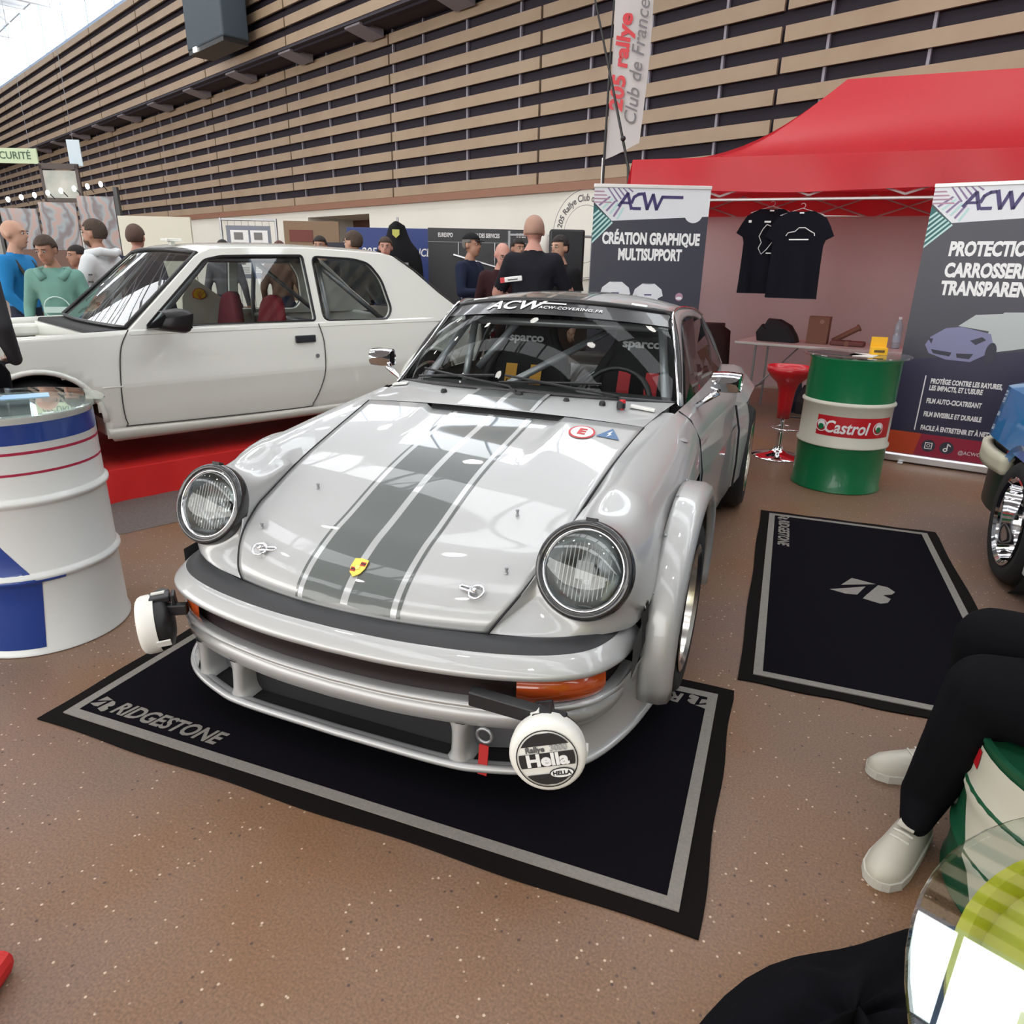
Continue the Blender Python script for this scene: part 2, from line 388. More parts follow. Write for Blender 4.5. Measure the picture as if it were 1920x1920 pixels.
# dark slot at the rear of the bonnet + cowl
obj('bonnet_slot', grid([[Vector((x, 1.172+.03*abs(x), .862)) for x in (-.29, 0, .29)], [Vector((x, 1.20+.03*abs(x), .887)) for x in (-.29, 0, .29)]]), M_dark, CAR)
cw = []
for k in range(25):
    u = -1+2*k/24; w = abs(u)
    p = HC[-1].lerp(HG[-1], 0); hx = .605*w; a = Vector((hx, 1.18+(1.215-1.18)*w*w, .890+(.868-.89)*w**2.4))
    c = Vector((.66*w, 1.415+.20*w*w, .925-.022*w*w)); b_ = a.lerp(c, .5)+Vector((0, 0, .006))
    sg = 1 if u >= 0 else -1
    cw.append([Vector((sg*q.x, q.y, q.z)) for q in (a, b_, c)])
cowl = obj('cowl', grid(cw), M_silver, CAR, smooth=True)
for x0, x1, m_ in ((-.15, -.012, M_stripe), (.012, .15, M_stripe), (-.012, .012, M_pin), (-.168, -.15, M_pin), (.15, .168, M_pin)):
    obj('stripe', grid([[Vector((x, 1.19+.03*abs(x)+(.21)*t, .8925+.036*t+.006*sin(pi*t))) for x in (x0, x1)] for t in (0, .5, 1)]), m_, cowl)
# ---- front wings: polar patch round each headlamp, then a loft back to the door
HL = Vector((.652, .300, .660)); TL = radians(24); HR = .128
HA = Vector((0, -cos(TL), sin(TL))); HE2 = Vector((0, sin(TL), cos(TL))); HE1 = Vector((1, 0, 0))
def ringp(a, r=HR, back=0.): return HL+(HE1*cos(a)+HE2*sin(a))*r-HA*back
bnd = [(90, (.652, .62, .806)), (62, (.735, .62, .778)), (32, (.792, .60, .70)), (5, (.812, .56, .60)), (-20, (.812, .50, .53)), (-38, (.792, .40, .487)), (-58, (.755, .325, .485)), (-90, (.652, .243, .483)), (-122, (.545, .203, .481)), (-146, (.426, .174, .480)), (-160, (.455, .195, .522)), (-172, (.497, .264, .585)), (-186, (.527, .37, .643)), (-202, (.543, .47, .675)), (-228, (.558, .62, .727)), (-250, (.600, .62, .778)), (-270, (.652, .62, .806))]
def bpt(i):
    A = [Vector(p) for _, p in bnd[:-1]]; n = len(A); out = []
    sharp = {9, 14}
    for k in range(n):
        a, b, c, d = A[k-1], A[k], A[(k+1) % n], A[(k+2) % n]
        if k in sharp: a = b*2-c
        if (k+1) % n in sharp: d = c*2-b
        for j in range(i):
            t = j/i; out.append((.5*((2*b)+(c-a)*t+(2*a-5*b+4*c-d)*t*t+(3*b-a-3*c+d)*t**3), bnd[k][0]+(bnd[k+1][0]-bnd[k][0])*t))
    return out
NS = 12; rows = []
for p, ang in bpt(5):
    a = radians(ang); r0 = ringp(a); d = (p-r0).length; t0 = -HA*d*1.15
    rad = (HE1*cos(a)+HE2*sin(a)); t1 = (p-r0).normalized()*d*.9+rad*.0
    if ang > -30 or ang < -235: t1 = Vector((0, .9*d, .1*d if ang > 40 or ang < -235 else 0))
    row = []
    for k in range(NS+1):
        s = k/NS; h00 = 2*s**3-3*s*s+1; h10 = s**3-2*s*s+s; h01 = -2*s**3+3*s*s; h11 = s**3-s*s
        row.append(r0*h00+t0*h10+p*h01+t1*h11)
    rows.append(row)
rows.append(rows[0])
wings = pair('front_wing', rows, M_silver)
fr = [[(.558, .62, .727), (.576, .93, .806), (.607, 1.21, .866), (.628, 1.44, .884)],
      [(.600, .62, .778), (.618, .93, .825), (.645, 1.21, .862), (.655, 1.44, .888)],
      [(.652, .62, .806), (.660, .93, .838), (.675, 1.21, .862), (.682, 1.44, .885)],
      [(.735, .62, .778), (.738, .93, .812), (.742, 1.21, .838), (.738, 1.44, .855)],
      [(.792, .60, .70), (.793, .93, .75), (.793, 1.21, .775), (.785, 1.44, .785)],
      [(.812, .56, .60), (.820, .93, .70), (.818, 1.21, .68), (.808, 1.44, .66)]]
FR = loft(fr, 8, 4)
pair('wing_rear', FR, M_silver)
# shut line between wing and bonnet
for sgn in (1, -1): obj('bonnet_gap', tube([(sgn*(p.x+.002), p.y, p.z-.001) for p in cr(hg, 5)], .0035, 5), M_dark, CAR)
# fuel flap and wing details
obj('fuel_flap', lathe([(.045, .0), (.047, .002), (.040, .004), (0, .004)], 20, M=Matrix.Translation((.727, 1.25, .8405)) @ Matrix.Rotation(.42, 4, 'Y')), M_silver, CAR, smooth=True, angle=30)
# ---- doors, sills, rear quarters
sd = [[(.682, 1.44, .885), (.695, 1.9, .890), (.70, 2.45, .895), (.69, 2.9, .88), (.62, 3.6, .84), (.5, 4.1, .72)],
      [(.738, 1.44, .855), (.755, 1.9, .855), (.77, 2.45, .855), (.80, 2.9, .87), (.76, 3.6, .83), (.60, 4.12, .70)],
      [(.785, 1.44, .785), (.80, 1.9, .78), (.82, 2.45, .77), (.825, 2.95, .77), (.82, 3.5, .75), (.66, 4.15, .62)],
      [(.808, 1.44, .66), (.825, 1.9, .62), (.84, 2.45, .62), (.845, 2.95, .68), (.84, 3.5, .65), (.68, 4.18, .50)]]
SD = loft(sd, 6, 3); pair('door_side', SD, M_silver)
lw = [[(.808, 1.44, .66), (.825, 1.9, .62), (.84, 2.45, .62), (.86, 2.74, .63)], [(.812, 1.42, .45), (.825, 1.9, .44), (.84, 2.45, .44), (.86, 2.70, .45)], [(.80, 1.36, .25), (.81, 1.9, .24), (.83, 2.45, .24), (.85, 2.66, .25)], [(.76, 1.36, .17), (.77, 1.9, .17), (.79, 2.45, .17), (.80, 2.66, .17)]]
pair('sill_side', loft(lw, 6, 3), M_silver)
for sgn in (1, -1):
    obj('door_gap', tube([(sgn*.689, 1.50, .887), (sgn*.742, 1.49, .856), (sgn*.789, 1.47, .785), (sgn*.813, 1.47, .65), (sgn*.814, 1.47, .45)], .003, 5), M_dark, CAR)
    obj('tail', grid([[Vector((sgn*x, 4.1+.08*cos(x), z)) for x in (0, .3, .6)] for z in (.3, .5, .72)]), M_silver, CAR, smooth=True)
# rear wing flares (box arches)
fl_o = [(.83, 2.60, .70), (.875, 2.80, .72), (.885, 3.1, .74), (.88, 3.5, .72), (.86, 3.75, .66)]
flg = [[(.80, 2.58, .77), (.815, 2.8, .80), (.815, 3.1, .82), (.81, 3.5, .80), (.80, 3.78, .72)], fl_o, [(.86, 2.62, .58), (.965, 2.78, .62), (.965, 2.9, .66), (.96, 3.5, .60), (.91, 3.76, .55)], [(.87, 2.66, .30), (.955, 2.76, .30), (.955, 2.84, .32), (.95, 3.62, .32), (.91, 3.74, .30)]]
# only the front face and top are closed; the wheel sits in the opening
pair('rear_flare', loft([flg[0], flg[1]], 6, 4), M_silver)
ff = [[(.80, 2.58, .76), (.82, 2.58, .60), (.83, 2.60, .40), (.83, 2.64, .24)], [(.835, 2.66, .75), (.86, 2.68, .60), (.87, 2.70, .42), (.86, 2.72, .25)], [(.87, 2.80, .72), (.89, 2.82, .60), (.892, 2.83, .42), (.885, 2.84, .27)], [(.88, 2.86, .71), (.90, 2.90, .60), (.90, 2.91, .42), (.892, 2.90, .28)]]
pair('flare_front', loft(ff, 5, 4), M_silver)
for sgn in (1, -1): obj('flare_seam', tube([(sgn*.835, 2.60, .74), (sgn*.868, 2.605, .6), (sgn*.872, 2.63, .42), (sgn*.865, 2.66, .26)], .006, 5), M_dark, CAR)
# front arch flares: swept band over the wheel opening
AC = Vector((0, .90, .315))
def arch(sgn):
    rows = []
    for k in range(29):
        a = radians(196-k*(196+12)/28); ca, sa = cos(a), sin(a)
        R0 = .405; row = []
        y0 = AC.y-0+R0*ca*1.08; z0 = AC.z+R0*sa*1.02
        for x, dr in ((.800, .032), (.815, .037), (.866, .036), (.890, .024), (.899, .0), (.893, -.028), (.872, -.040)):
            wx = x+.006*sa
            row.append(Vector((sgn*wx, AC.y+(R0+dr)*ca*1.06, AC.z+(R0+dr)*sa)))
        rows.append(row)
    return obj('front_arch_flare', grid(rows), M_silver, CAR, smooth=True, solid=.006)
for sgn in (1, -1):
    arch(sgn)
    for k in range(6):
        a = radians(150-k*24); p = (sgn*.812, AC.y+.437*cos(a)*1.06, AC.z+.439*sin(a))
        if sgn == 1 and k == 0: rv0 = obj('rivet', ball(BM(), (0, 0, 0), .006, 8, 5), M_steel, CAR, loc=p)
        else: share('rivet', rv0, CAR, p)
    for yc in (.90, 3.17):
        wl = BM(); MW = Matrix.Translation((sgn*.80, yc, .33)) @ Matrix.Rotation(-sgn*pi/2, 4, 'Y'); lathe([(.37, .0), (.37, .34), (0, .34)], 24, wl, MW)
        obj('wheel_well', wl, M_dark, CAR)
# ---- wheels
M_tyre = mat('tyre_rubber', (.016, .016, .017), .75, bump=(40, .2)); M_rim = mat('polished_rim', (.72, .70, .66), .22, 1.)
def wheel(parent, c, sgn, r, w, rim_r, name='wheel', spokes=5, ms=None):
    """tyre outside face at +sgn x"""
    e = empty(name, c, 0, parent); M = Matrix.Rotation(sgn*pi/2, 4, 'Y')
    h = w/2
    obj('tyre', lathe([(rim_r, -h+.01), (r-.03, -h), (r-.008, -h+.025), (r, -h+.05), (r, h-.05), (r-.008, h-.025), (r-.03, h), (rim_r, h-.01), (rim_r-.012, h-.02)], 40, M=M), M_tyre, e, smooth=True)
    obj('rim', lathe([(rim_r-.002, h-.012), (rim_r+.004, h-.002), (rim_r-.006, h+.001), (rim_r-.022, h-.012), (rim_r-.028, h-.045), (rim_r-.034, h-.10), (rim_r-.05, h-.13), (.0, h-.13)], 40, M=M), ms or M_rim, e, smooth=True, angle=40)
    bm = BM()
    for k in range(spokes):
        a = 2*pi*k/spokes; R = Matrix.Rotation(a, 3, 'Z')
        vs = []
        for p in ((.03, -.03), (rim_r-.05, -.055), (rim_r-.05, .055), (.03, .03)):
            for z in (h-.14, h-.085 if p[0] > .1 else h-.075): vs.append((M @ (R @ Vector((p[0], p[1], z))).to_4d()).to_3d())
        V = [bm.verts.new(v) for v in vs]
        for f in ((0, 2, 4, 6), (1, 7, 5, 3), (0, 1, 3, 2), (2, 3, 5, 4), (4, 5, 7, 6), (6, 7, 1, 0)): bm.faces.new([V[i] for i in f])
    lathe([(.05, h-.14), (.05, h-.08), (.035, h-.07), (0, h-.07)], 20, bm, M)
    obj('spokes', bm, mat('dark_spokes', (.05, .05, .055), .35, .6) if ms is None else ms, e, bevel=.004)
    return e
wheel(CAR, (.778, .90, .315), 1, .315, .215, .222); wheel(CAR, (-.778, .90, .315), -1, .315, .215, .222)
wheel(CAR, (.79, 3.17, .325), 1, .325, .25, .222); wheel(CAR, (-.79, 3.17, .325), -1, .325, .25, .222)
# ---- bumper, dark band, spoiler : profiles swept along the plan curve
pc = cr([(0, .0, 0), (.2, .008, 0), (.4, .036, 0), (.55, .075, 0), (.66, .125, 0), (.735, .19, 0), (.778, .275, 0), (.795, .36, 0), (.80, .44, 0)], 5)
full = [Vector((-p.x, p.y, 0)) for p in pc[:0:-1]]+[p.copy() for p in pc]
def nrm(L):
    out = []
    for i, p in enumerate(L):
        t = L[min(i+1, len(L)-1)]-L[max(i-1, 0)]; t.normalize(); out.append(Vector((-t.y, t.x, 0)))
    return out
FN = nrm(full)
def sweep(name, prof, m, L=full, N=FN, i0=0, i1=None, parent=CAR, **k):
    i1 = i1 or len(L); rows = [[L[i]+N[i]*d+Vector((0, 0, z)) for d, z in prof] for i in range(i0, i1)]
    return obj(name, grid(rows), m, parent, smooth=True, **k)
sweep('bumper_rubber', [(.125, .480), (.095, .489), (.07, .488), (.045, .476), (.040, .470)], mat('dark_grey_rubber', (.030, .031, .034), .55))
bump = sweep('bumper', [(.060, .468), (.046, .4735), (.038, .4705), (.026, .459), (.013, .446), (.003, .434), (.0, .427), (.002, .419), (.010, .411), (.026, .405), (.05, .404)], M_silver)
sweep('bumper_band', [(.030, .412), (.046, .405), (.050, .33), (.03, .32)], mat('dark_band', (.014, .008, .009), .5, spec=.2))
sp_top = sweep('spoiler_top', [(.05, .330), (.028, .330), (.016, .326), (.014, .317), (.024, .310), (.036, .306), (.030, .299), (.022, .290), (.022, .275), (.026, .252), (.05, .246)], M_silver)
lipc = cr([(0, .035, .125), (.34, .042, .125), (.47, .065, .125), (.62, .125, .125), (.72, .215, .128), (.79, .37, .135), (.835, .55, .15), (.845, .62, .155)], 6)
lipf = [Vector((-p.x, p.y, p.z)) for p in lipc[:0:-1]]+[p.copy() for p in lipc]
obj('spoiler_lip', tube(lipf, [.012]*len(lipf), 8), M_silver, CAR, smooth=True)
bm = BM(); LN = nrm([Vector((p.x, p.y, 0)) for p in lipf]); rows = [[p+n*d+Vector((0, 0, dz)) for d, dz in ((.0, .006), (.018, .010), (.03, .004))] for p, n in zip(lipf, LN)]
obj('spoiler_shelf', grid(rows, bm), M_silver, CAR, smooth=True)
obj('undertray', grid([[p+n*.028+Vector((0, 0, -.002)), Vector((p.x*.9, .62, .13))] for p, n in zip(lipf, LN)]), M_dark, CAR)
def upc(x):   # top curve of the openings (z .25) at |x|
    for a, b in zip(pc, pc[1:]):
        if a.x <= x <= b.x: return a.y+(b.y-a.y)*(x-a.x)/max(1e-6, b.x-a.x)+.024
    return .47
def loc_(x):
    for a, b in zip(lipc, lipc[1:]):
        if a.x <= x <= b.x: return a.y+(b.y-a.y)*(x-a.x)/max(1e-6, b.x-a.x), a.z+(b.z-a.z)*(x-a.x)/max(1e-6, b.x-a.x)
    return lipc[-1].y, lipc[-1].z
for sgn in (1, -1):
    for x, w in ((.385, .020), (.575, .018)):
        rows = []
        for k in range(9):
            t = k/8; yt, (yb, zb) = upc(x), loc_(x); ww = w*(1+.9*(2*t-1)**4); y = yt+(yb-yt)*t; z = .252+(zb-.252)*t
            rows.append([Vector((sgn*(x+q), y+.012*(abs(q)/ww)**2+dy, z)) for q, dy in ((-ww, .10), (-ww, .004), (-ww*.5, 0), (0, 0), (ww*.5, 0), (ww, .004), (ww, .10))])
        obj('spoiler_strut', grid(rows), M_silver, CAR, smooth=True)
    # outer corner of the spoiler (bumper end down to the lip, back to the wheel)
    rows = []
    outer = [(.62, .118), (.68, .165), (.735, .225), (.77, .30), (.795, .38), (.815, .46), (.835, .54), (.85, .60)]
    for i, (x, y) in enumerate(outer):
        xb, (yb, zb) = min(.845, x+.005), loc_(min(.845, x+.005)); row = []
        zt = .335-.045*smooth01((y-.30)/.3) if y < .5 else .30
        zt = .33 if i < 4 else .345+.02*(i-4)
        for k in range(8):
            t = k/7; bul = .022*sin(pi*t)*(-1 if t < .0 else 1)
            p = Vector((x*(1-t)+xb*t, y*(1-t)+yb*t, zt*(1-t)+zb*t)); nn = Vector((.75, -.55, 0)).normalized()
            row.append(Vector((sgn*(p.x-nn.x*bul), p.y-nn.y*bul, p.z)))
        rows.append(row)
    obj('spoiler_corner', grid(rows), M_silver, CAR, smooth=True)
    # duct behind the side opening
    obj('brake_duct', grid([[Vector((sgn*.40, .13, z)), Vector((sgn*.56, .19, z))] for z in (.13, .25)]), mat('grey_duct', (.11, .11, .12), .5), CAR)
    obj('bumper_bellow', grid([[Vector((sgn*(.800+.010*(k % 2)), .395+.016*k+.03*j/3, .515-.035*j+.006*k)) for j in range(5)] for k in range(8)]), M_rubber, CAR)
    obj('bumper_end', grid([[Vector((sgn*.803, .30+.2*k/3, z+.02*k/3)) for z in (.355, .40, .44, .47)] for k in range(4)]), M_rubber, CAR)
    i0 = [i for i, p in enumerate(full) if sgn*p.x > .50][0 if sgn > 0 else 0]
    idx = [i for i, p in enumerate(full) if .53 < sgn*p.x < .765]
    sweep('indicator', [(.034, .402), (.022, .394), (.020, .360), (.030, .334)], mat('amber_lens', (.42, .065, .012), .12, coat=1.), i0=idx[0], i1=idx[-1]+1)
obj('radiator_dark', grid([[Vector((x, .12+.02*x*x, z)) for x in (-.40, -.2, 0, .2, .40)] for z in (.12, .26)]), M_dark, CAR)
obj('tow_strap', prism([(.445, .10), (.472, .10), (.478, .20), (.45, .20)], .065, .069, 'y'), mat('red_webbing', (.45, .02, .02), .6), CAR)
obj('tow_ring', tube([(.462+.022*cos(a*pi/6), .075, .225+.022*sin(a*pi/6)) for a in range(12)], .006, 6, closed=True), M_steel, CAR, smooth=True)
# ---- headlamps
def headlamp(sgn):
    e = empty('headlamp', (sgn*HL.x, HL.y, HL.z), 0, CAR); e.rotation_euler = (pi/2-TL, 0, 0)     # local +z = forward axis
    obj('ring', lathe([(.136, -.03), (.139, -.005), (.134, .012), (.124, .018), (.116, .012), (.114, -.01)], 48), mat('black_ring', (.018, .018, .02), .22, coat=.6), e, smooth=True)
    obj('inner_ring', lathe([(.1155, .0), (.1135, .012), (.1095, .012), (.108, -.005)], 48), M_chrome, e, smooth=True)
    obj('reflector', lathe([(.108, -.005), (.098, -.03), (.07, -.062), (.03, -.08), (0, -.083)], 32), mat('lamp_reflector', (.34, .36, .36), .2, 1.), e, smooth=True)
    obj('bulb_shield', lathe([(0, -.03), (.018, -.034), (.022, -.05), (.02, -.075)], 16), M_chrome, e, smooth=True)
    bm = BM()
    for i in range(-7, 8):
        h = sqrt(max(0, .082**2-(i*.0115)**2))
        if h > .012: box(bm, (i*.0115, -.004, -.006), (.0022, 2*h, .004))
    box(bm, (0, .0, -.008), (.05, .05, .003))
    obj('lens_flutes', bm, mat('lens_flute_glass', (.30, .31, .31), .15, .0, spec=.6), e)
    obj('lens', lathe([(.113, .004), (.095, .020), (.06, .031), (.03, .035), (0, .036)], 40), glass('lamp_glass', (.93, .95, .95), .85, 1.5), e, smooth=True)
    box_ = BM(); box(box_, (0, .137, .0), (.03, .012, .022)); obj('washer_jet', box_, M_black, e)
for sgn in (1, -1): headlamp(sgn)
# ---- windscreen
def wsg(u, v):
    w = abs(u); b_ = Vector((.672*w, 1.405+.215*w**2.2, .928-.036*w*w)); t = Vector((.54*w, 1.765+.235*w**2.2, 1.288-.050*w*w)); p = b_.lerp(t, v)
    p += Vector((.012*w*sin(pi*v), -.018*sin(pi*v)*(1-.3*w), .022*sin(pi*v)))
    return Vector((p.x if u >= 0 else -p.x, p.y, p.z))
U = [-1+2*k/28 for k in range(29)]; V_ = [k/10 for k in range(11)]
ws = obj('windscreen', grid([[wsg(u, v) for u in U] for v in V_]), M_wglass, CAR, smooth=True)
off = Vector((0, -.004, .003))
obj('sun_strip', grid([[wsg(u*.985, v)+off for u in U] for v in (.80, .87, .93, .985)]), mat('black_vinyl', (.012, .012, .014), .3, coat=.5), ws, smooth=True)
edge = [wsg(u, 0) for u in U]+[wsg(1, v) for v in V_[1:]]+[wsg(u, 1) for u in U[::-1][1:]]+[wsg(-1, v) for v in V_[::-1][1:-1]]
obj('windscreen_seal', tube([p+off for p in edge], .0125, 6, closed=True), M_trim, CAR, smooth=True)
def wwarp(u0, v0, k):
    def f(x, y, z):
        v = v0+y/.50; hw = .655+(.525-.655)*v; return wsg(u0+x/hw, v)+Vector((0, -.0075-z, .004))
    return f
text('sun_strip_lettering', 'ACW', .082, M_ink, ws, warp=wwarp(-.26, .918, 0), bold=.0022, shear=.25, sx=1.35)
obj('sun_strip_bar', grid([[wsg(u, v)+Vector((0, -.0075, .004)) for u in (-.03, .05, .13, .20)] for v in (.945, .963)]), M_ink, ws)
text('sun_strip_address', 'ACW-COVERING.FR', .025, M_ink, ws, warp=wwarp(.235, .895, 0), bold=.0004, shear=.2, sx=1.12, spacing=1.12)
# ---- roof, pillars, glasshouse
TOP = [wsg(u, 1) for u in U]
rf = []
for k, u in enumerate(U):
    w = abs(u); sg = 1 if u >= 0 else -1; a = TOP[k]
    rf.append(cr([a+Vector((0, .0, .008)), Vector((sg*.545*w, 2.1+.06*w, 1.318-.062*w**2.5)), Vector((sg*.56*w, 2.5, 1.305-.07*w**2.5)), Vector((sg*.55*w, 2.85, 1.235-.065*w**2.5))], 5))
roof = obj('roof', grid(rf), M_silver, CAR, smooth=True, solid=.01)
for x0, x1, m_ in ((-.15, -.012, M_stripe), (.012, .15, M_stripe), (-.012, .012, M_pin), (-.168, -.15, M_pin), (.15, .168, M_pin)):
    def rp(x, t):
        u = x/.55; k = (u+1)/2*28; i = int(k); q = rf[i][t].lerp(rf[i+1][t], k-i); return Vector((x, q.y, q.z+.002))
    obj('stripe', grid([[rp(x0, t), rp(x1, t)] for t in range(16)]), m_, roof, smooth=True)
for x in (-.40, .40):
    p = wsg(x/.53, 1); box_ = BM(); box(box_, (x, p.y+.035, p.z+.012), (.075, .04, .006), rotm(.35, .10*(1 if x > 0 else -1), 0)); obj('roof_clip', box_, M_white, roof, bevel=.002)
for sgn in (1, -1):
    pil = [[(.672, 1.575, .893), (.605, 1.79, 1.085), (.548, 1.985, 1.243), (.575, 2.3, 1.262), (.575, 2.7, 1.215)],
           [(.690, 1.60, .893), (.628, 1.81, 1.075), (.572, 2.01, 1.228), (.595, 2.3, 1.242), (.59, 2.68, 1.20)],
           [(.682, 1.66, .893), (.632, 1.86, 1.06), (.584, 2.06, 1.205), (.60, 2.3, 1.215), (.595, 2.66, 1.175)]]
    P = [[Vector((sgn*p.x, p.y, p.z)) for p in r] for r in loft(pil, 6, 3)]
    obj('a_pillar', grid(P), M_silver, CAR, smooth=True, solid=.006)
    bp = [[(.70, 2.50, .895), (.66, 2.56, 1.05), (.60, 2.60, 1.19)], [(.70, 2.56, .895), (.66, 2.62, 1.05), (.598, 2.66, 1.185)]]
    obj('b_pillar', grid([[Vector((sgn*p[0], p[1], p[2])) for p in r] for r in bp]), M_trim, CAR, solid=.01)
    cp = [[(.69, 3.05, .90), (.64, 2.98, 1.05), (.56, 2.80, 1.22)], [(.65, 3.45, .87), (.60, 3.2, 1.04), (.53, 2.92, 1.21)], [(.56, 3.55, .865), (.52, 3.25, 1.04), (.47, 2.9, 1.225)]]
    P = [[Vector((sgn*p.x, p.y, p.z)) for p in r] for r in loft(cp, 4, 4)]
    obj('c_pillar', grid(P), M_silver, CAR, smooth=True)
    sgl = [[(.692, 1.66, .893), (.70, 2.0, .895), (.702, 2.52, .90)], [(.64, 1.86, 1.06), (.655, 2.1, 1.06), (.655, 2.56, 1.06)], [(.588, 2.05, 1.20), (.60, 2.3, 1.212), (.60, 2.62, 1.18)]]
    obj('side_window', grid([[Vector((sgn*p[0], p[1], p[2])) for p in r] for r in sgl]), glass('side_glass', (.55, .58, .58), .8, 1.45), CAR)
    qg = [[(.70, 2.56, .90), (.69, 3.03, .905)], [(.60, 2.66, 1.185), (.57, 2.80, 1.19)]]
    obj('quarter_window', grid([[Vector((sgn*p[0], p[1], p[2])) for p in r] for r in qg]), MATS['side_glass'], CAR)
    obj('drip_rail', tube([(sgn*p[0], p[1], p[2]) for p in cr([(.676, 1.57, .895), (.603, 1.80, 1.10), (.552, 1.985, 1.25), (.588, 2.3, 1.255), (.59, 2.7, 1.205)], 6)], .006, 6), M_chrome, CAR, smooth=True)
obj('rear_window', grid([[Vector((x, 2.87+.1*abs(x)**2, 1.235-.1*x*x)) for x in (-.5, -.25, 0, .25, .5)], [Vector((x, 3.5-.1*abs(x)**2, .88)) for x in (-.58, -.3, 0, .3, .58)]]), MATS['side_glass'], CAR)
obj('engine_lid', grid(loft([[(-.6, 3.5, .865), (0, 3.52, .88), (.6, 3.5, .865)], [(-.6, 3.85, .79), (0, 3.88, .81), (.6, 3.85, .79)], [(-.55, 4.12, .70), (0, 4.18, .70), (.55, 4.12, .70)]], 5, 4)), M_silver, CAR, smooth=True)
obj('shelf_floor', bx(-.70, .70, 1.30, 3.5, .20, .24), M_dark, CAR)
# ---- cabin: dashboard, seats, cage, wheel, belts
obj('dashboard', grid(loft([[(-.62, 1.52, .90), (0, 1.44, .91), (.62, 1.52, .90)], [(-.62, 1.66, .905), (0, 1.66, .915), (.62, 1.66, .905)], [(-.62, 1.74, .87), (0, 1.74, .87), (.62, 1.74, .87)], [(-.62, 1.74, .6), (0, 1.74, .6), (.62, 1.74, .6)]], 6, 3)), mat('black_dash', (.012, .012, .013), .6), CAR, smooth=True)
M_seat = mat('black_seat_cloth', (.016, .016, .018), .9)
for sx_ in (.33, -.33):
    e = empty('bucket_seat', (sx_, 2.28, .27), 0, CAR)
    bk = [[(-.25, -.22, .12), (-.20, -.20, .05), (0, -.2, .03), (.20, -.2, .05), (.25, -.22, .12)], [(-.25, .0, .16), (-.2, .02, .05), (0, .03, .03), (.2, .02, .05), (.25, 0, .16)], [(-.27, .08, .40), (-.2, .15, .38), (0, .17, .38), (.2, .15, .38), (.27, .08, .40)], [(-.26, .16, .62), (-.2, .21, .62), (0, .23, .62), (.2, .21, .62), (.26, .16, .62)], [(-.17, .20, .78), (-.14, .22, .80), (0, .24, .80), (.14, .22, .80), (.17, .20, .78)], [(-.15, .22, .90), (-.12, .24, .93), (0, .255, .945), (.12, .24, .93), (.15, .22, .90)]]
    obj('shell', grid(loft(bk, 4, 3)), M_seat, e, smooth=True, solid=.05)
    text('headrest_lettering', 'sparco', .062, mat('grey_print', (.45, .45, .47), .6), e, frame((0, .13, .785), (1, 0, 0), (0, .12, 1)), bold=.002, sx=1.25)
    col = mat('red_belt', (.50, .02, .03), .6) if sx_ > 0 else mat('yellow_belt', (.75, .36, .03), .6)
    for dx in (-.075, .075):
        obj('shoulder_belt', grid([[Vector((dx+q, .16+.02*t, .64-.30*t)) + Vector((0, -.055-.05*sin(pi*t), 0)) for q in (-.034, .034)] for t in (0, .33, .66, 1)]), col, e, solid=.006)
        if sx_ < 0: text('belt_lettering', 'Sabelt', .05, M_black, e, frame((dx, .055, .50), (0, 0, -1), (1, 0, 0)), bold=.001)
    box_ = BM(); box(box_, (0, .05, .34), (.10, .03, .10)); obj('buckle', box_, col, e, bevel=.01)
M_cage = mat('grey_cage_tube', (.30, .31, .33), .35, .5)
for nm, P in (('cage_hoop', [(-.56, 2.62, .25), (-.585, 2.62, .85), (-.50, 2.60, 1.16), (-.3, 2.60, 1.22), (.3, 2.60, 1.22), (.50, 2.60, 1.16), (.585, 2.62, .85), (.56, 2.62, .25)]),
              ('cage_front_bar', [(-.60, 1.68, .30), (-.60, 1.70, .88), (-.50, 2.02, 1.17), (-.50, 2.6, 1.17)]), ('cage_front_bar', [(.60, 1.68, .30), (.60, 1.70, .88), (.50, 2.02, 1.17), (.50, 2.6, 1.17)]),
              ('cage_screen_bar', [(-.50, 2.02, 1.17), (.50, 2.02, 1.17)]), ('cage_diagonal', [(-.16, 1.72, .90), (.30, 2.40, 1.20)]), ('cage_diagonal', [(-.55, 2.62, .45), (.46, 2.6, 1.17)]), ('cage_upright', [(-.46, 1.86, .84), (-.46, 2.0, 1.16)]), ('cage_diagonal', [(-.44, 2.0, .93), (-.24, 2.05, 1.17)])):
    obj(nm, tube(P, .019, 8), M_cage, CAR, smooth=True)
sw = empty('steering_wheel', (.33, 1.86, .83), 0, CAR); sw.rotation_euler = (radians(68), 0, 0)
obj('wheel_rim', tube([(.17*cos(a*pi/12), .17*sin(a*pi/12), 0) for a in range(24)], .014, 8, closed=True), M_black, sw, smooth=True)
bm = BM(); box(bm, (0, 0, 0), (.33, .03, .006)); box(bm, (0, -.08, 0), (.03, .16, .006)); obj('wheel_spokes', bm, M_black, sw)
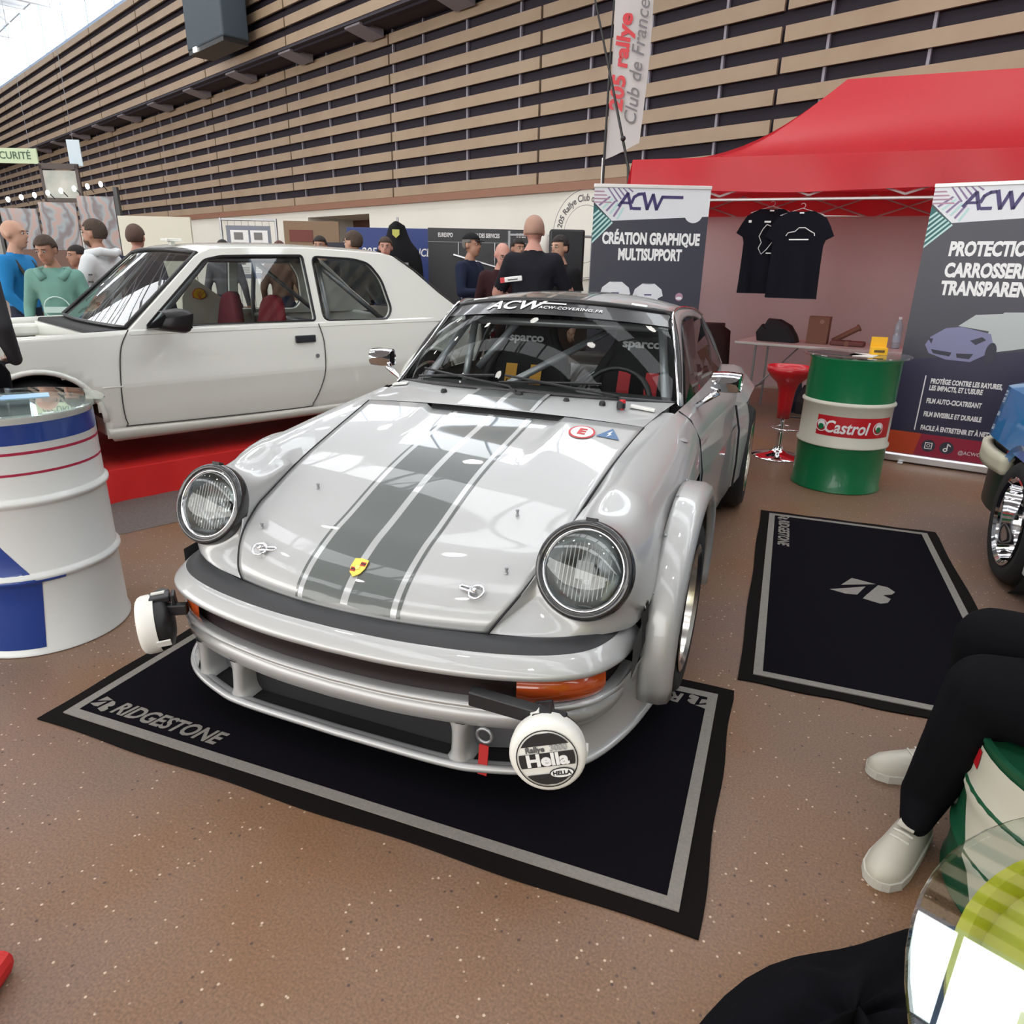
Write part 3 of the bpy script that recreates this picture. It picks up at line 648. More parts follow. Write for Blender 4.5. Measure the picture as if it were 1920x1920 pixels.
# ---- wipers, nozzles, mirrors, badge, pins
for x0, x1, y1 in ((-.02, -.50, .09), (.42, -.05, .03)):
    a = Vector((x0+.12, 1.34, .915)); n_ = 8
    arm = [wsg((x0+(x1-x0)*t)/.64, .02+.11*t if x0 < 0 else .015+.10*t)+Vector((0, -.018, .012)) for t in (0, .3, .6, 1.)]
    obj('wiper_arm', tube([(x0+.06, 1.36, .915)]+arm, .0055, 6), M_black, CAR)
    bl = [wsg((x1+dx)/.64, .055+.02*k)+Vector((0, -.014, .008)) for k, dx in enumerate((-.02, .12, .26, .40))]
    obj('wiper_blade', tube(bl, .006, 5), M_black, CAR)
    obj('wiper_pivot', lathe([(.018, 0), (.018, .02), (.012, .03), (0, .03)], 12, M=Matrix.Translation((x0+.06, 1.36, .905))), M_black, CAR)
for x, y in ((-.30, 1.33), (.25, 1.36), (.40, 1.37)):
    obj('washer_nozzle', lathe([(.014, 0), (.014, .012), (.009, .02), (0, .02)], 10, M=Matrix.Translation((x, y, .905))), M_black, CAR)
obj('kill_switch', lathe([(.008, 0), (.008, .02), (.013, .022), (.013, .045), (0, .047)], 10, M=Matrix.Translation((.485, 1.36, .893))), mat('red_plastic', (.6, .02, .03), .4), CAR)
bm = BM(); box(bm, (.56, 1.40, .905), (.10, .03, .012), rotm(0, .12, .1)); obj('silver_tape', bm, M_white, CAR, bevel=.003)
bm = BM(); box(bm, (-.60, 1.47, .905), (.07, .05, .008), rotm(0, -.12, .3)); obj('screen_clip', bm, M_white, CAR, bevel=.002)
for sgn in (1, -1):
    e = empty('door_mirror', (sgn*.845, 1.70, .985), 0, CAR); e.rotation_euler = (0, 0, sgn*-.12)
    hs = [[(-.060, -.045, .0), (-.060, .0, .042), (-.060, .05, .045), (-.060, .055, -.045), (-.060, 0, -.045), (-.060, -.045, 0)], [(0, -.055, .005), (0, 0, .052), (0, .05, .052), (0, .055, -.05), (0, 0, -.052), (0, -.055, .005)], [(.058, -.04, .01), (.058, 0, .045), (.058, .05, .045), (.058, .055, -.04), (.058, 0, -.042), (.058, -.04, .01)]]
    obj('housing', grid(hs), M_chrome, e, smooth=True, bevel=0, sub=1)
    obj('mirror_glass', grid([[Vector((-.052, .048, -.034)), Vector((.052, .048, -.034))], [Vector((-.052, .048, .036)), Vector((.052, .048, .036))]]), M_black, e)
    obj('end_cap', grid([[Vector((.055*q, y, z)) for y in (-.02, .045)] for q in (1,) for z in (-.03, .032)]), M_chrome, e)
    obj('stem', tube([(-sgn*.03, 0, -.04), (-sgn*.085, .0, -.085), (-sgn*.125, 0, -.12)], [.016, .011, .013], 8), M_chrome, e, smooth=True)
    obj('foot', lathe([(.03, 0), (.03, .008), (.018, .018), (0, .018)], 14, M=Matrix.Translation((-sgn*.13, 0, -.135)) @ Matrix.Rotation(sgn*.6, 4, 'Y')), M_black, e, smooth=True)
# crest badge on the bonnet
bp0 = hood_at(0, .195); bn = Vector((0, -.52, .85)).normalized()
MB_ = frame(bp0+bn*.004, (1, 0, 0), bn.cross(Vector((1, 0, 0))))
sh = [(-.024, .03), (0, .034), (.024, .03), (.025, .0), (.018, -.02), (0, -.034), (-.018, -.02), (-.025, 0)]
bd = empty('crest_badge', (0, 0, 0), 0, CAR); bd.matrix_local = MB_
obj('crest_shield', prism(sh, 0, .003), mat('gold', (.75, .48, .10), .25, .9), bd, bevel=.001)
bm = BM()
for x, y in ((.012, .014), (-.011, -.008)):
    for k in range(2): box(bm, (x, y-.0045+k*.009, .0036), (.017, .0042, .001))
obj('crest_stripe', bm, mat('crest_red', (.45, .02, .02), .3), bd)
bm = BM(); box(bm, (.012, .014, .0034), (.017, .0035, .0008)); box(bm, (-.011, -.008, .0034), (.016, .0035, .0008)); obj('crest_band', bm, M_black, bd)
obj('crest_centre', prism([(-.007, .006), (.007, .006), (.007, -.004), (0, -.01), (-.007, -.004)], .003, .0045), mat('gold_pale', (.8, .62, .2), .3, .8), bd)
for x, y, sc in ((-.355, .215, 1), (.355, .215, 1.)):
    p = hood_at(x, y); e = empty('bonnet_latch', p+Vector((0, -.003, .006)), 0, CAR); e.rotation_euler = (.55, 0, .35 if x < 0 else -.2)
    obj('latch_ring', tube([(.022*cos(a*pi/8)+(-.018 if x < 0 else .02), .022*sin(a*pi/8), 0) for a in range(16)], .004, 6, closed=True), M_chrome, e, smooth=True)
    sgn = 1 if x < 0 else -1
    obj('latch_lever', tube([(-.016*sgn, .006, .004), (.03*sgn, .006, .004), (.036*sgn, 0, .004), (.03*sgn, -.006, .004), (-.016*sgn, -.006, .004)], .0035, 6, closed=True), M_chrome, e, smooth=True)
    obj('latch_pin', lathe([(.007, 0), (.007, .012), (0, .014)], 10, M=Matrix.Translation((-.016*sgn, 0, 0))), M_chrome, e, smooth=True)
for x, y in ((-.36, .50), (.37, .52), (.43, .29), (-.43, .29)):
    p = hood_at(x, y); obj('bonnet_pin', lathe([(.006, 0), (.004, .004), (.004, .012), (.006, .014), (.006, .018), (0, .02)], 8, M=Matrix.Translation(p)), M_steel, CAR)
# round E sticker and blue triangle by the cowl
def hood_decal(name, pts, cx, cy, m_, lift, holes=None):
    bm = BM(); V = []
    for (x, y) in pts:
        p = hood_at(cx+x, cy+y); V.append(bm.verts.new(p+Vector((0, -.2*lift, lift))))
    bm.faces.new(V); return obj(name, bm, m_, bonnet)
circ = lambda r, n=20: [(r*cos(2*pi*k/n), r*sin(2*pi*k/n)*1.05) for k in range(n)]
M_red = mat('red_print', (.55, .02, .03), .4)
hood_decal('extinguisher_sticker', circ(.050), .405, 1.075, M_red, .003); hood_decal('extinguisher_sticker', circ(.042), .405, 1.075, M_ink, .004)
pe = hood_at(.405, 1.075)
text('sticker_letter', 'E', .065, M_red, bonnet, frame(pe+Vector((0, -.002, .0052)), (1, 0, -.06), (0, 1, .22)), bold=.002)
hood_decal('cutoff_sticker', [(-.045, -.03), (.045, -.03), (0, .05)], .505, 1.095, mat('blue_print', (.05, .14, .30), .4), .003)
hood_decal('cutoff_spark', [(-.006, -.024), (.010, .0), (.002, .0), (.006, .028), (-.010, .002), (-.001, .002)], .505, 1.095, M_ink, .0042)
# ---- auxiliary lamps with white covers
def aux(p, rz, rx, txt, rll=0.):
    e = empty('driving_lamp', p, 0, CAR); e.rotation_euler = (rx, rll, rz)      # faces local -y
    Mf = Matrix.Rotation(pi/2, 4, 'X')
    obj('lamp_body', lathe([(.088, -.01), (.089, -.05), (.080, -.065), (.05, -.075), (0, -.078)], 32, M=Mf), M_black, e, smooth=True)
    obj('lamp_cover', lathe([(.094, -.032), (.096, -.010), (.095, .008), (.090, .018), (.082, .023), (0, .026)], 40, M=Mf), mat('cream_cover', (.80, .79, .74), .35), e, smooth=True)
    for a in (20, 140, 260):
        R = rotm(0, radians(a), 0); obj('cover_clip', box(BM(), R @ Vector((.096, .045, 0)), (.006, .04, .022), R), MATS['cream_cover'], e)
    if txt:
        fc = frame((0, -.0275, 0), (1, 0, 0), (0, 0, 1))
        d = obj('cover_print_ring', lathe([(.076, .0), (.073, .0)], 40, M=fc), M_black, e)
        def seg(y0, y1, r=.069):
            n_ = 9; L_ = [(sqrt(max(0, r*r-(y0+(y1-y0)*k/n_)**2)), y0+(y1-y0)*k/n_) for k in range(n_+1)]; return L_+[(-x, y) for x, y in L_[::-1]]
        for y0, y1 in ((.036, .067), (-.020, .016), (-.068, -.040)):
            obj('cover_print_band', prism([((fc @ Vector((x, y, 0, 1))).x, (fc @ Vector((x, y, 0, 1))).z) for x, y in seg(y0, y1)], -.0272, -.0280, 'y'), M_black, e)
        text('cover_lettering', 'Hella', .044, M_ink, e, frame((0, -.0284, -.003), (1, 0, 0), (0, 0, 1)), bold=.0018, sx=1.15)
        text('cover_lettering', 'Rallye', .020, mat('grey_ink', (.10, .10, .11), .5), e, frame((-.026, -.0276, .026), (1, 0, 0), (0, 0, 1)), bold=.0006)
        text('cover_lettering', '3000', .022, mat('pale_grey_ink', (.35, .35, .36), .5), e, frame((.032, -.0276, .026), (1, 0, 0), (0, 0, 1)), bold=.0004)
        ov = lambda a, b: [(.030+a*cos(t*pi/10), -.040+b*sin(t*pi/10)) for t in range(20)]
        obj('cover_emblem', prism(ov(.031, .014), -.0280, -.0286, 'y'), M_black, e); obj('cover_emblem', prism(ov(.028, .0115), -.0286, -.0290, 'y'), M_ink, e)
        text('cover_lettering', 'HELLA', .015, M_black, e, frame((.030, -.0293, -.040), (1, 0, 0), (0, 0, 1)), bold=.0006, sx=1.05)
    # bracket
    bm = BM(); box(bm, (0, .05, .085), (.05, .06, .02)); box(bm, (0, .09, .06), (.05, .012, .07)); obj('lamp_bracket', bm, M_black, e, bevel=.004)
    return e
aux((.672, -.015, .300), radians(17), radians(-8), True, radians(-13))
aux((-.715, .045, .318), radians(-46), radians(4), False)
obj('lamp_bar', prism([(.44, .395), (.70, .385), (.70, .345), (.44, .352)], .015, .05, 'y'), M_black, CAR, bevel=.004)
bm = BM(); box(bm, (-.66, .075, .37), (.13, .03, .035), rotm(0, 0, .55)); box(bm, (-.715, .10, .385), (.035, .06, .05)); obj('lamp_bar', bm, M_black, CAR, bevel=.004)
# ================================================================ white hatchback on a red plinth (local: x to its rear, y to its far side, z up)
TH = radians(24.7); We = Vector((sin(TH), cos(TH), 0)); Wn = Vector((cos(TH), -sin(TH), 0))
WC = thing('hatchback_car', 'white three-door hatchback without a bonnet raised on a red plinth', 'car', We*.334+Wn*-3.1107, pi/2-TH)
M_wcar = mat('white_car_paint', (.88, .89, .83), .35, coat=1.)
WW = 1.56   # width
GZ = .205   # top of the plinth
M_cglass = glass('hatch_glass', (.82, .85, .84), .8, 1.45)
def ylat(z):   # side curvature: inward offset from the widest line
    return .035*((z-.72)/.34)**2 if z > .72 else .05*((.72-z)/.34)**2
def side_pt(s, z, far=False, push=0.):
    y = ylat(z)+push + .10*smooth01((-.55-s)/.55)+.10*smooth01((s-2.5)/.5)
    return Vector((s, WW-y if far else y, z))
AF, AR, RA = (-.33, .50), (2.46, .46), .32     # arch centres and radius
zs = [.385, .40, .43, .46, .50, .55, .60, .65, .69, .698, .712, .72, .77, .82, .86, .885, .90, .95, 1.0, 1.03]
def zf(s):  return 1.03+.02*min(0, (s-.2))*1.6     # top of wing falls to the nose
def side(far):
    bm = BM(); ss = [-1.12+.04*k for k in range(107)]; V = {}
    for i, s in enumerate(ss):
        for j, z in enumerate(zs):
            zt = zf(s) if s < .2 else (1.03 if s < 2.45 else 1.03-.08*smooth01((s-2.45)/.7))
            zb = .385 if -.0 < s < 2.13 else .40
            zz = zb+(zt-zb)*(z-.385)/(1.03-.385)
            push = -.006 if .712 <= z <= .72 or .69 <= z <= .698 else 0
            push = .004 if .46 >= z else push
            V[i, j] = side_pt(s, zz, far, push)
    # pull vertices that fall inside the arches onto the arch edge
    for k, p in V.items():
        for (cs, cz) in (AF, AR):
            d = Vector((p.x-cs, p.z-cz)); 
            if d.length < RA and p.z > .36: pass
    VV = {k: bm.verts.new(p) for k, p in V.items()}
    def hole(i, j):
        p = (V[i, j]+V[i+1, j+1])/2
        return any((p.x-cs)**2+(p.z-cz)**2 < RA*RA for cs, cz in (AF, AR)) or any(abs(p.x-cs) < RA and p.z < cz for cs, cz in (AF, AR))
    for i in range(len(ss)-1):
        for j in range(len(zs)-1):
            if not hole(i, j): bm.faces.new((VV[i, j], VV[i+1, j], VV[i+1, j+1], VV[i, j+1]))
    for v in [v for v in bm.verts if not v.link_faces]: bm.verts.remove(v)
    # snap the boundary to the arch circle
    for v in bm.verts:
        for (cs, cz) in (AF, AR):
            if v.is_boundary and .36 < v.co.z < 1.0:
                d = Vector((v.co.x-cs, v.co.z-cz))
                if v.co.z >= cz-.02 and RA-.01 < d.length < RA+.07: d = d.normalized()*RA; v.co.x = cs+d.x; v.co.z = cz+d.y
                elif v.co.z < cz and abs(abs(d.x)-RA) < .06: v.co.x = cs+RA*(1 if d.x > 0 else -1)*(1+.10*(cz-v.co.z))
    return obj('body_side', bm, M_wcar, WC, smooth=True, angle=50, solid=.01)
side(False); side(True)
def sline(pts, far=False, push=-.007): return [side_pt(s, z, far, push) for s, z in pts]
obj('door_gap', tube(cr(sline([(.195, 1.03), (.139, .937), (.11, .807), (.094, .606), (.110, .47), (.16, .455), (.8, .437), (1.32, .43), (1.375, .45), (1.44, .57), (1.48, .70), (1.487, .895), (1.462, 1.02)]), 3), .0035, 5), mat('gap_dark', (.05, .05, .045), .8), WC)
obj('crease_moulding', tube(sline([(.0, .704), (.11, .704)], push=-.004), .006, 5), M_wcar, WC)
obj('rub_line', tube(sline([(.0, .693), (2.06, .693)], push=.002), .003, 5), mat('rub_shadow', (.35, .35, .31), .6), WC)
obj('sill', grid(loft([[(-.01, .012, .455), (.9, .012, .43), (2.06, .012, .43)], [(-.01, -.012, .45), (.9, -.012, .425), (2.06, -.012, .425)], [(.0, -.012, .40), (.9, -.012, .385), (2.06, -.012, .385)], [(.02, .02, .372), (.9, .02, .365), (2.06, .02, .365)]], 4, 2)), mat('pale_grey_sill', (.56, .55, .49), .4, coat=.5), WC, smooth=True)
# upper structure
def upper(name, poly, holes, y, tilt, m_, thick=.03):
    """flat panel in (s,z) with window holes, leaning inwards"""
    c = bpy.data.curves.new(name, 'CURVE'); c.dimensions = '2D'; c.fill_mode = 'BOTH'; c.extrude = thick/2; c.bevel_depth = .005; c.bevel_resolution = 1
    for P in [poly]+holes:
        sp = c.splines.new('POLY'); sp.points.add(len(P)-1)
        for q, p in zip(sp.points, P): q.co = (p[0], p[1], 0, 1)
        sp.use_cyclic_u = True
    t = bpy.data.objects.new('t', c); COL.objects.link(t); dg = bpy.context.evaluated_depsgraph_get(); dg.update()
    me = bpy.data.meshes.new_from_object(t.evaluated_get(dg)); bpy.data.objects.remove(t); bpy.data.curves.remove(c); me.materials.clear(); me.name = name
    sg = 1 if y < .5 else -1
    for v in me.vertices: v.co = Vector((v.co.x, y+sg*((v.co.y-1.03)*tilt+thick/2+v.co.z), v.co.y))
    return mobj(name, me, m_, WC)
def rnd(P, r=.03, n=4):
    out = []; N = len(P)
    for i in range(N):
        p = Vector(P[i]); a = (Vector(P[i-1])-p); b = (Vector(P[(i+1) % N])-p); rr = min(r, a.length*.45, b.length*.45); a = p+a.normalized()*rr; b = p+b.normalized()*rr
        for k in range(n+1): t = k/n; q = a*(1-t)**2+p*2*t*(1-t)+b*t*t; out.append((q.x, q.y))
    return out
win1 = rnd([(.30, 1.04), (.745, 1.437), (.86, 1.462), (1.07, 1.47), (1.445, 1.48), (1.45, 1.04)], .025)
win2 = rnd([(1.515, 1.04), (1.515, 1.475), (1.86, 1.465), (1.99, 1.436), (2.08, 1.32), (2.125, 1.10), (2.07, 1.03)], .05)
outer = rnd([(.20, 1.02), (.70, 1.462), (.80, 1.505), (1.10, 1.522), (1.50, 1.528), (2.12, 1.508), (2.22, 1.49), (2.40, 1.38), (2.62, 1.21), (2.86, 1.05), (2.86, 1.0), (.2, 1.0)], .02)
for far in (False, True):
    y = WW-.035 if far else .035
    upper('body_upper', outer, [win1, win2], y, .27, M_wcar)
    sg = -1 if far else 1
    for W_, nm in ((win1, 'door_window'), (win2, 'quarter_window')):
        bm = BM(); bm.faces.new([bm.verts.new((p[0], y+sg*((p[1]-1.03)*.27+.022), p[1])) for p in W_]); obj(nm, bm, M_cglass, WC)
        obj('window_seal', tube([(p[0], y+sg*((p[1]-1.03)*.27+.0), p[1]) for p in W_], .010, 5, closed=True), M_trim, WC)
    bm = BM(); P = [(1.445, 1.035), (1.44, 1.482), (1.52, 1.478), (1.52, 1.035)]
    prism([(p[0], p[1]) for p in P], 0, .012, 'y', bm)
    for v in bm.verts: v.co.y = y+sg*((v.co.z-1.03)*.27-.004+v.co.y)
    obj('b_pillar_trim', bm, M_trim, WC)
# roof and screens
def yin(z): return .035+(z-1.03)*.27
rr = []
for t in [k/16 for k in range(17)]:
    w = 2*t-1; row = []
    for s, z in ((.735, 1.478), (.82, 1.506), (1.1, 1.522), (1.5, 1.528), (2.0, 1.515), (2.15, 1.505), (2.22, 1.488)):
        y0 = yin(z); row.append(Vector((s-(.035*(1-w*w) if s < .8 else 0)+(.03*(1-w*w) if s > 2.1 else 0), y0+(WW-2*y0)*t, z+.035*(1-w**4))))
    rr.append(cr(row, 3))
obj('roof', grid(rr), M_wcar, WC, smooth=True)
def screen(a, b, c, d, bow, n=12):
    """a,b lower near/far ; c,d upper near/far"""
    rows = []
    for j in range(6):
        v = j/5; row = []
        for k in range(n+1):
            t = k/n; p = Vector(a).lerp(Vector(c), v).lerp(Vector(b).lerp(Vector(d), v), t); q = 1-(2*t-1)**2; row.append(p+Vector((bow*q, 0, .02*q*v)))
        rows.append(row)
    return rows
wsr = screen((.20, .07, 1.035), (.20, WW-.07, 1.035), (.715, .165, 1.475), (.715, WW-.165, 1.475), -.06)
obj('windscreen', grid(wsr), glass('hatch_screen_glass', (.55, .60, .60), 1., 1.45), WC, smooth=True)
ed = [r[0] for r in wsr]+wsr[-1][1:]+[r[-1] for r in wsr[::-1]][1:]+wsr[0][::-1][1:-1]
obj('windscreen_seal', tube([p+Vector((-.006, 0, .006)) for p in ed], .013, 5, closed=True), M_trim, WC, smooth=True)
hs = screen((2.84, .11, 1.06), (2.84, WW-.11, 1.06), (2.27, .17, 1.475), (2.27, WW-.17, 1.475), .05)
obj('rear_screen', grid(hs), MATS['hatch_screen_glass'], WC, smooth=True)
obj('hatch_gap', tube([(2.24, .150, 1.49), (2.42, .125, 1.385), (2.64, .08, 1.215), (2.88, .045, 1.05)], .005, 5), MATS['gap_dark'], WC)
obj('tailgate', grid(loft([[(2.84, .10, 1.05), (2.90, .78, 1.06), (2.84, WW-.10, 1.05)], [(2.98, .12, .90), (3.03, .78, .90), (2.98, WW-.12, .90)], [(3.02, .13, .62), (3.06, .78, .62), (3.02, WW-.13, .62)], [(3.04, .13, .42), (3.10, .78, .42), (3.04, WW-.13, .42)]], 4, 3)), M_wcar, WC, smooth=True)
bm = BM(); box(bm, (3.0, .13, .80), (.06, .05, .2)); obj('tail_lamp', bm, mat('orange_lens', (.70, .20, .03), .2, coat=1), WC, bevel=.01)
# cowl, engine bay (no bonnet), front
obj('scuttle', bx(.02, .22, .08, WW-.08, .97, 1.025), M_dark, WC, bevel=.02)
obj('bay_floor', bx(-1.05, .05, .12, WW-.12, .62, .66), mat('bay_grey', (.20, .20, .18), .6), WC)
obj('inner_wing', bx(-1.08, .05, .05, .17, .90, .985), M_wcar, WC, bevel=.02); obj('inner_wing', bx(-1.08, .05, WW-.17, WW-.05, .90, .985), M_wcar, WC, bevel=.02)
obj('bulkhead', bx(.0, .04, .1, WW-.1, .4, 1.0), M_wcar, WC)
bm = BM(); box(bm, (-.45, .75, .80), (.5, .5, .25)); obj('engine_block', bm, M_steel, WC, bevel=.03)
obj('strut_tower', lathe([(.10, .0), (.10, .1), (.05, .12), (0, .12)], 16, M=Matrix.Translation((-.33, .26, .87))), M_wcar, WC, smooth=True, angle=40); obj('strut_tower', lathe([(.10, .0), (.10, .1), (.05, .12), (0, .12)], 16, M=Matrix.Translation((-.33, WW-.26, .87))), M_wcar, WC, smooth=True, angle=40)
for k, (x, y, z, r_) in enumerate(((-.12, .30, .955, .05), (-.7, .3, .9, .07), (-.15, .6, .95, .06))):
    obj('engine_reservoir', lathe([(r_, 0), (r_, .05), (r_*.4, .06), (r_*.4, .08), (0, .08)], 12, M=Matrix.Translation((x, y, z-.06))), mat('cream_plastic', (.55, .53, .42), .5), WC, smooth=True, angle=40)
obj('front_panel', bx(-1.12, -1.06, .1, WW-.1, .42, .93), M_wcar, WC, bevel=.03)
for cs, cz in (AF, AR):
    for y in (-.004, WW+.004): obj('arch_lip', tube([(cs+(RA+.004)*cos(a), y+(ylat(cz+RA*sin(a)) if y < 1 else -ylat(cz+RA*sin(a))), cz+(RA+.004)*sin(a)) for a in [radians(9*q) for q in range(21)]], .016, 6), M_wcar, WC, smooth=True)
# wheels under the arches
for cs, cz in (AF, AR):
    for y, sg in ((.11, -1), (WW-.11, 1)):
        e = wheel(WC, (cs, y, GZ+.285), 1, .285, .18, .19); e.rotation_euler = (0, 0, -pi/2 if sg < 0 else pi/2)
    obj('arch_liner', lathe([(RA+.01, .02), (RA+.01, .30), (0, .30)], 24, M=Matrix.Translation((cs, 0, cz)) @ Matrix.Rotation(-pi/2, 4, 'X'), a0=pi, a1=2*pi), mat('liner_grey', (.10, .09, .09), .8), WC)
# handle, lock, mirror
hb = sline([(1.34, .92)])[0]
bm = BM(); box(bm, (1.342, hb.y-.004, .920), (.155, .02, .05)); obj('door_handle', bm, mat('dark_blue_grey_plastic', (.02, .022, .03), .4), WC, bevel=.006)
obj('door_lock', lathe([(.014, -.004), (.014, .006), (0, .006)], 14, M=Matrix.Translation((1.425, .0, .797)) @ Matrix.Rotation(pi/2, 4, 'X')), M_steel, WC)
e = empty('door_mirror', (.40, -.06, 1.085), 0, WC)
obj('housing', grid(loft([[(-.10, .0, -.05), (-.11, -.06, -.045), (-.09, -.14, -.03), (-.06, -.15, .02)], [(-.03, -.0, -.06), (-.03, -.09, -.06), (-.02, -.17, -.045), (-.01, -.19, .03)], [(.06, .0, -.06), (.07, -.09, -.06), (.07, -.17, -.05), (.07, -.2, .04)], [(.07, .0, .06), (.08, -.09, .065), (.08, -.17, .055), (.075, -.19, .045)], [(-.06, .0, .05), (-.07, -.08, .055), (-.06, -.14, .05), (-.05, -.15, .02)]], 3, 3)), M_black, e, smooth=True)
obj('mirror_sail', prism([(-.10, -.05), (.06, -.05), (.03, .04)], .075, .10, 'y'), M_black, e)
obj('mirror_back', grid([[Vector((.078, -.02, -.05)), Vector((.078, -.18, -.04))], [Vector((.078, -.02, .055)), Vector((.078, -.18, .045))]]), M_black, e)
# fuel vents on the quarter
for z in (1.03, .985):
    obj('quarter_vent', tube([side_pt(2.30, z, push=.012), side_pt(2.36, z, push=.01), side_pt(2.56, z, push=.01)], .005, 5), M_wcar, WC)
# interior: seats, cage, dash, far-door card with shell emblem
M_rseat = mat('red_seat_cloth', (.22, .015, .03), .8)
for y in (.42, 1.14):
    e = empty('bucket_seat', (1.25, y, .56), 0, WC)
    obj('shell', grid(loft([[(-.3, -.2, .10), (-.3, 0, .04), (-.3, .2, .10)], [(.03, -.20, .10), (.04, 0, .06), (.03, .20, .10)], [(.07, -.20, .34), (.09, 0, .34), (.07, .20, .34)], [(.09, -.15, .54), (.11, 0, .54), (.09, .15, .54)], [(.10, -.10, .62), (.12, 0, .64), (.10, .10, .62)]], 4, 4)), M_rseat, e, smooth=True, solid=.06)
for nm, P in (('cage_hoop', [(1.62, .14, .6), (1.62, .16, 1.1), (1.62, .26, 1.44), (1.62, WW-.26, 1.44), (1.62, WW-.16, 1.1), (1.62, WW-.14, .6)]), ('cage_stay', [(1.62, .28, 1.43), (2.25, .25, .95)]), ('cage_stay', [(1.62, WW-.28, 1.43), (2.25, WW-.25, .95)]), ('cage_diagonal', [(1.62, .3, 1.42), (2.2, WW-.3, .95)]), ('cage_front_bar', [(.35, .15, 1.0), (.80, .24, 1.44), (1.62, .26, 1.45)]), ('cage_front_bar', [(.35, WW-.15, 1.0), (.80, WW-.24, 1.44), (1.62, WW-.26, 1.45)]), ('seat_rail', [(1.62, .2, 1.0), (1.62, WW-.2, 1.0)])):
    obj(nm, tube(P, .02, 8), M_cage, WC, smooth=True)
obj('dashboard', bx(.30, .62, .1, WW-.1, .86, 1.03), mat('grey_brown_dash', (.08, .07, .065), .7), WC, bevel=.05)
obj('cabin_floor', bx(.1, 2.8, .1, WW-.1, .40, .44), M_dark, WC)
obj('parcel_trim', bx(1.55, 2.8, .12, WW-.12, .86, .9), M_dark, WC)
cd_ = obj('far_door_card', prism([(1.0, .94), (1.60, .94), (1.47, 1.05), (1.11, 1.31), (1.02, 1.15)], WW-.20, WW-.185, 'y'), mat('pale_card', (.66, .66, .55), .5), WC)
shl = [(0, -.035)]+[(.052*cos(radians(a))*(1.0 if k % 2 else .93), .052*sin(radians(a))*(1.0 if k % 2 else .93)+.0) for k, a in enumerate(range(-20, 201, 20))]
obj('shell_emblem', prism([(.1+1.053+x*1.05, 1.168+z*1.05) for x, z in shl], WW-.212, WW-.202, 'y'), mat('emblem_red', (.6, .05, .02), .4), WC)
obj('shell_emblem', prism([(1.153+x*.93, 1.169+z*.93) for x, z in shl], WW-.216, WW-.212, 'y'), mat('emblem_yellow', (.85, .60, .02), .4), WC)
bm = BM()
for a in (35, 62, 90, 118, 145): tube([(1.153, WW-.217, 1.141), (1.153+.040*cos(radians(a)), WW-.217, 1.169+.040*sin(radians(a)))], .0016, 4, bm)
obj('shell_ribs', bm, MATS['emblem_red'], WC); bpy.data.objects['shell_ribs']['kind'] = 'stuff'
# roof lamp clamp seen above the screen
bm = BM(); box(bm, (.72, .60, 1.56), (.10, .12, .02)); box(bm, (.72, .60, 1.54), (.03, .05, .03)); obj('roof_aerial', bm, M_wcar, WC, bevel=.004)
# ---------------------------------------------------------------- red plinth
pl = thing('display_plinth', 'low red cloth-covered plinth under the white hatchback', 'plinth', We*.334+Wn*-3.1107, pi/2-TH)
M_redc = mat('red_cloth', (.62, .014, .012), .65, bump=(6, .3))
obj('top_cover', bx(-1.3, 3.3, -.015, WW+.05, GZ-.03, GZ), M_redc, pl, bevel=.01)
rows = []
for k in range(93):
    s = -1.3+.05*k; w = .012*sin(s*9)+.008*sin(s*23+1)
    rows.append([Vector((s, -.015, GZ-.004)), Vector((s, -.02+w*.4, GZ*.6)), Vector((s, -.025+w, GZ*.2)), Vector((s, -.028+w, .002))])
obj('front_skirt', grid(rows), M_redc, pl, smooth=True)
obj('back_skirt', bx(-1.3, 3.3, WW+.02, WW+.05, .0035, GZ-.03), M_redc, pl); obj('end_skirt', bx(-1.31, -1.29, .05, WW+.05, .0035, GZ-.01), M_redc, pl); obj('end_skirt', bx(3.29, 3.31, .05, WW+.05, .0035, GZ-.01), M_redc, pl)
# grey carpet laid under the plinth
P0 = We*.334+Wn*-3.1107
cpm = BM(); prism([(-1.6, -.62), (3.5, -.62), (3.5, 1.8), (-1.6, 1.8)], .0005, .0025, 'z', cpm)
ck = obj('carpet', cpm, mat('grey_brown_carpet', '#5E5450', .9, noise=(60, '#6E6460', .2)), None, loc=P0, rot=(0, 0, pi/2-TH)); tag(ck, 'thin grey-brown carpet laid on the floor under the red plinth', 'carpet')
